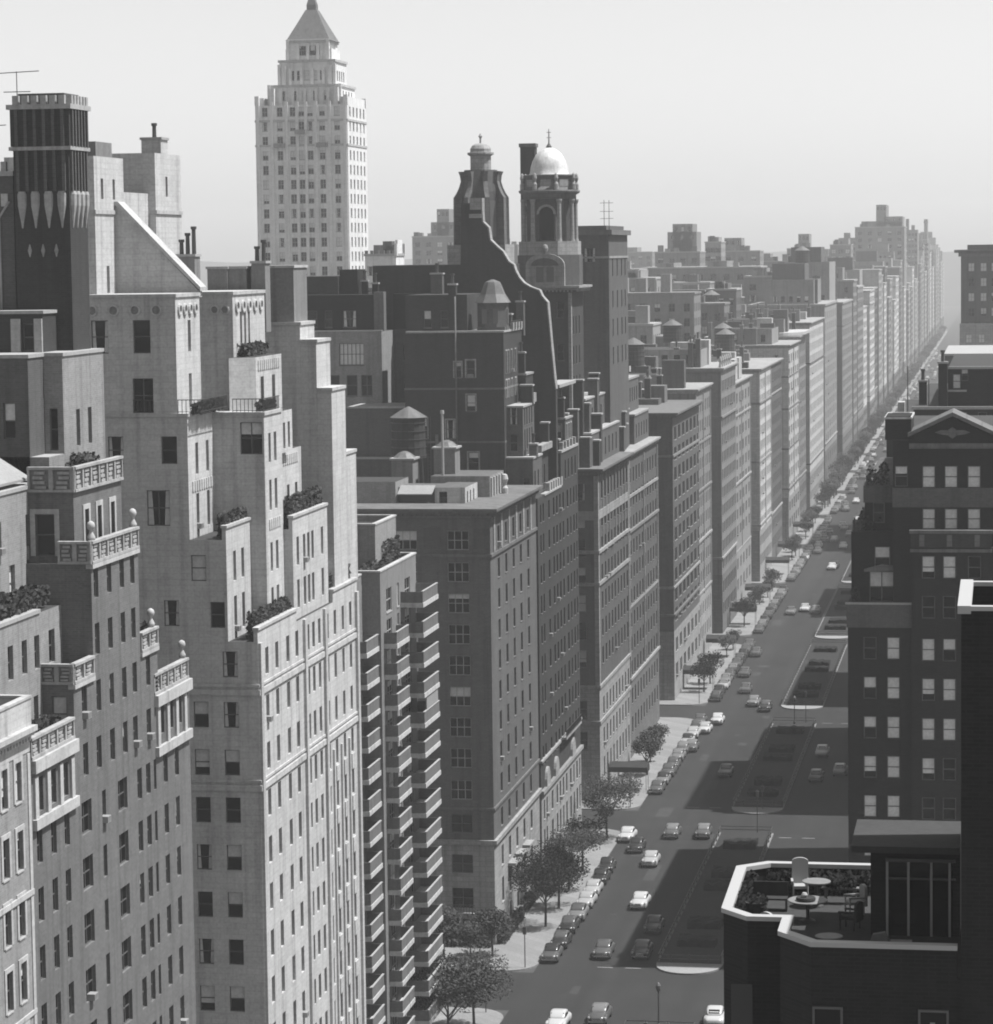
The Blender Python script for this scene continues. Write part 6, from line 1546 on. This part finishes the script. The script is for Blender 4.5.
street_lamp(-37.0, 366.6, .01 + 3.9, 'lamp post beside the far end of the nearest median') if False else None
def pole(x, y, h, lab):
    o = empty('signal_post', (x, y, GZ), lab, 'traffic signal', 'thin signal posts at the crossings')
    b_ = MB(); b_.tube((x, y, GZ), (x, y, GZ + h), .06, .05, 6); b_.build('post', 'iron', o)
    b_ = MB(); b_.box(x - .17, x + .17, y - .17, y + .17, GZ + h - 1.0, GZ + h - .2); b_.build('signal_head', 'frame_dark', o)
for x, y, h, lab in ((-48.3, 293.6, 4.6, 'thin signal post on the sunlit corner by the corner block'), (-49.2, 275.4, 4.4, 'thin signal post on the corner by the balcony building'), (-30.4, 366.6, 5.6, 'thin signal post at the far end of the nearest median'),
                     (-31.0, 382.2, 3.4, 'short post at the near tip of the second median'), (-30.0, 453.6, 5.2, 'thin signal post by the lamp at the far end of the second median'), (-48.4, 381.5, 4.4, 'thin signal post on the corner by the domed block'),
                     (-48.4, 471.5, 4.4, 'thin signal post on the corner by the plain grey slab'), (-33.0, 270.0, 1.3, 'left short post on the island at the bottom'), (-30.9, 270.0, 1.3, 'right short post on the island at the bottom')): pole(x, y, h, lab)
for i, (x0, y0, y1) in enumerate(((-52.4, 303.2, 316), (-52.4, 318, 333))):
    g = MB(); leafy(g, x0 - .4, x0 + .5, y0, y1, GZ + .2, GZ + 1.7, 1500)
    tag(g.build('hedge', 'leaf'), ('low dark hedge at the foot of the corner block, near the crossing', 'low dark hedge at the foot of the corner block, farther along')[i], 'hedge', 'hedges along the building fronts')
g = MB(); leafy(g, -60, -53.2, 301.3, 302.6, GZ + .2, GZ + 1.5, 900); tag(g.build('hedge', 'leaf'), 'low dark hedge under the shaded wall of the corner block', 'hedge', 'hedges along the building fronts')

# ------------------------------------------------------------------ furniture and plants of the roof terrace
def round_table(x, y, r_, h, lab, skirt=False):
    o = empty('round_table', (x, y, FZ), lab, 'table', 'round tables on the roof terrace')
    b_ = MB(); b_.lathe(x, y, [(r_ - .03, FZ + h - .05), (r_, FZ + h - .03), (r_, FZ + h), (r_ - .03, FZ + h + .015)], 28); b_.build('table_top', 'shade_cloth', o)
    b_ = MB(); b_.lathe(x, y, [(.28, FZ), (.26, FZ + .05), (.06, FZ + .12), (.06, FZ + h - .05)], 12); b_.build('pedestal', 'iron', o)
    return o
round_table(-6.5, 98.9, .68, .74, 'largest round table, in the middle of the roof terrace')
round_table(-6.35, 101.2, .50, .90, 'high round table in front of the white chair on the roof terrace')
round_table(-5.55, 94.9, .46, .45, 'low round table near the front parapet of the roof terrace')
b_ = MB(); b_.lathe(-6.55, 98.7, [(.26, FZ + .765), (.34, FZ + .80), (.32, FZ + .88), (.22, FZ + .86)], 18); tag(b_.build('dark_wreath_bowl', 'canvas_dark'), 'dark round bowl on the largest terrace table', 'bowl')
b_ = MB(); b_.lathe(-6.6, 98.75, [(.09, FZ + .87), (.11, FZ + .95), (.07, FZ + 1.02)], 10); tag(b_.build('white_cup', 'white_paint'), 'small white cup standing in the dark bowl on the largest table', 'cup')
def armchair(x, y, rz_, mat, lab, hb=1.25, w=.58):
    o = empty('garden_chair', (x, y, FZ), lab, 'chair', 'chairs on the roof terrace', rz_)
    def part(nm, mbx): 
        q = mbx.build(nm, mat); q.parent = o; return q
    s_ = MB(); s_.box(-w / 2 + .03, w / 2 - .03, -.30, .26, .36, .46); part('seat', s_)
    bk = MB()
    pts = [(-w / 2, .30), (w / 2, .30), (w / 2, hb - .12)] + [(w / 2 * math.cos(t) * 1.0, hb - .12 + .14 * math.sin(t)) for t in [math.pi * k / 8 for k in range(1, 8)]] + [(-w / 2, hb - .12)]
    bk.prism(pts, 'y', .24, .34); part('backrest', bk)
    for sx in (-1, 1):
        a_ = MB(); a_.box(sx * w / 2 - .04, sx * w / 2 + .04, -.32, .24, .58, .64); part('armrest', a_)
        for yy in (-.28, .22):
            l_ = MB(); l_.tube((sx * (w / 2 - .04), yy, 0), (sx * (w / 2 - .04), yy, .58 if yy < 0 else .36), .028, .028, 6); part('leg', l_)
armchair(-7.0, 102.6, .1, 'white_paint', 'white high-backed chair against the rear parapet of the roof terrace', 1.35)
armchair(-4.95, 100.2, -1.2, 'ac_grey', 'grey chair by the garden room on the roof terrace', 1.0)
armchair(-5.0, 97.9, -1.9, 'wood_dark', 'dark wooden chair beside the grey one on the roof terrace', .95)
armchair(-7.55, 96.6, 2.6, 'white_paint', 'white folding chair by the front corner of the roof terrace', .85, .5)
b_ = MB(); b_.lathe(-8.15, 97.7, [(.26, FZ), (.36, FZ + .85), (.38, FZ + .9), (.30, FZ + .88)], 18); tag(b_.build('plant_tub', 'canvas_dark'), 'dark round plant tub at the left of the roof terrace', 'plant tub')
o = empty('garden_bench', (-7.9, 100.6, FZ), 'dark slatted bench along the left side of the roof terrace', 'bench')
for nm, q in (('seat', (-8.5, -7.3, 100.2, 100.7, .40, .46)), ('backrest', (-8.5, -7.3, 100.7, 100.76, .46, .95)), ('leg', (-8.5, -8.44, 100.2, 100.7, 0, .4)), ('leg', (-7.36, -7.3, 100.2, 100.7, 0, .4))):
    b_ = MB(); b_.box(*q[:4], FZ + q[4], FZ + q[5]); b_.build(nm, 'wood_dark', o)
b_ = MB(); b_.prism([(-4.3, 0 + FZ), (-3.5, FZ), (-3.55, FZ + .12), (-3.75, FZ + .5), (-4.15, FZ + .42)], 'y', 95.4, 95.6); tag(b_.build('cushion', 'shade_cloth'), 'grey cushion leaning by the front parapet of the roof terrace', 'cushion')
b_ = MB(); b_.box(-3.6, -2.9, 94.3, 96.0, FZ + .01, FZ + .14); tag(b_.build('sun_mat', 'coping'), 'pale sun mat on the floor of the roof terrace', 'mat')
b_ = MB(); b_.box(-6.2, -4.9, 101.6, 101.9, FZ + .52, FZ + .58); b_.box(-6.1, -6.0, 101.65, 101.85, FZ, FZ + .52); b_.box(-5.1, -5.0, 101.65, 101.85, FZ, FZ + .52); tag(b_.build('plant_shelf', 'shade_cloth'), 'long low plant shelf along the rear of the roof terrace', 'shelf')
for i, (x0, x1, y0, y1, h, n, lab) in enumerate(((-8.95, -8.5, 96.3, 102.4, 1.0, 420, 'ivy growing along the left parapet of the roof terrace'), (-8.2, -4.5, 102.9, 103.35, .95, 420, 'row of plants along the rear parapet of the roof terrace'),
        (-8.4, -7.8, 97.4, 98.0, 1.15, 60, 'plant in the dark tub on the roof terrace'), (-6.1, -5.0, 101.55, 101.95, 1.0, 110, 'potted plants on the long low shelf of the roof terrace'))):
    g = MB(); leafy(g, x0, x1, y0, y1, FZ + (.05 if i not in (2, 3) else .6), FZ + h, n * 3, .075, m=0); tag(g.build('terrace_plant', 'hedge_leaf'), lab, 'plant', 'plants on the roof terrace')

# rooftop aerials at the left edge
for x, z0, z1, lab in ((-62.5, 66, 84.0, 'tall thin aerial with long crossbars behind the dark chimney tower'), (-64.8, 77, 80.6, 'short aerial with two crossbars on the lighter chimney tower')):
    b_ = MB(); b_.tube((x, 183, z0), (x, 183, z1), .04, .03, 5); b_.tube((x - 1.3, 183, z1 - .1), (x + 1.5, 183, z1), .03, .03, 5); b_.tube((x - .9, 183, z1 - 1.3), (x + .9, 183, z1 - 1.3), .03, .03, 5)
    tag(b_.build('roof_aerial', 'iron'), lab, 'aerial', 'aerials on the roofs')

# ------------------------------------------------------------------ the hazy air over the city
b_ = MB(); b_.box(-2650, 1550, -200, 4450, GZ - 1.1, 137)
hm = bpy.data.materials.new('haze'); hm.use_nodes = True
n_, l_ = hm.node_tree.nodes, hm.node_tree.links
for q in list(n_):
    if q.type == 'BSDF_PRINCIPLED': n_.remove(q)
pv = n_.new('ShaderNodeVolumePrincipled')
pv.inputs['Color'].default_value = (.80, .80, .80, 1)
pv.inputs['Density'].default_value = 0.0002
pv.inputs['Anisotropy'].default_value = 0.2
l_.new(pv.outputs[0], [q for q in n_ if q.type == 'OUTPUT_MATERIAL'][0].inputs['Volume'])
M['haze'] = hm
hz = b_.build('haze', 'haze'); hz['kind'] = 'stuff'
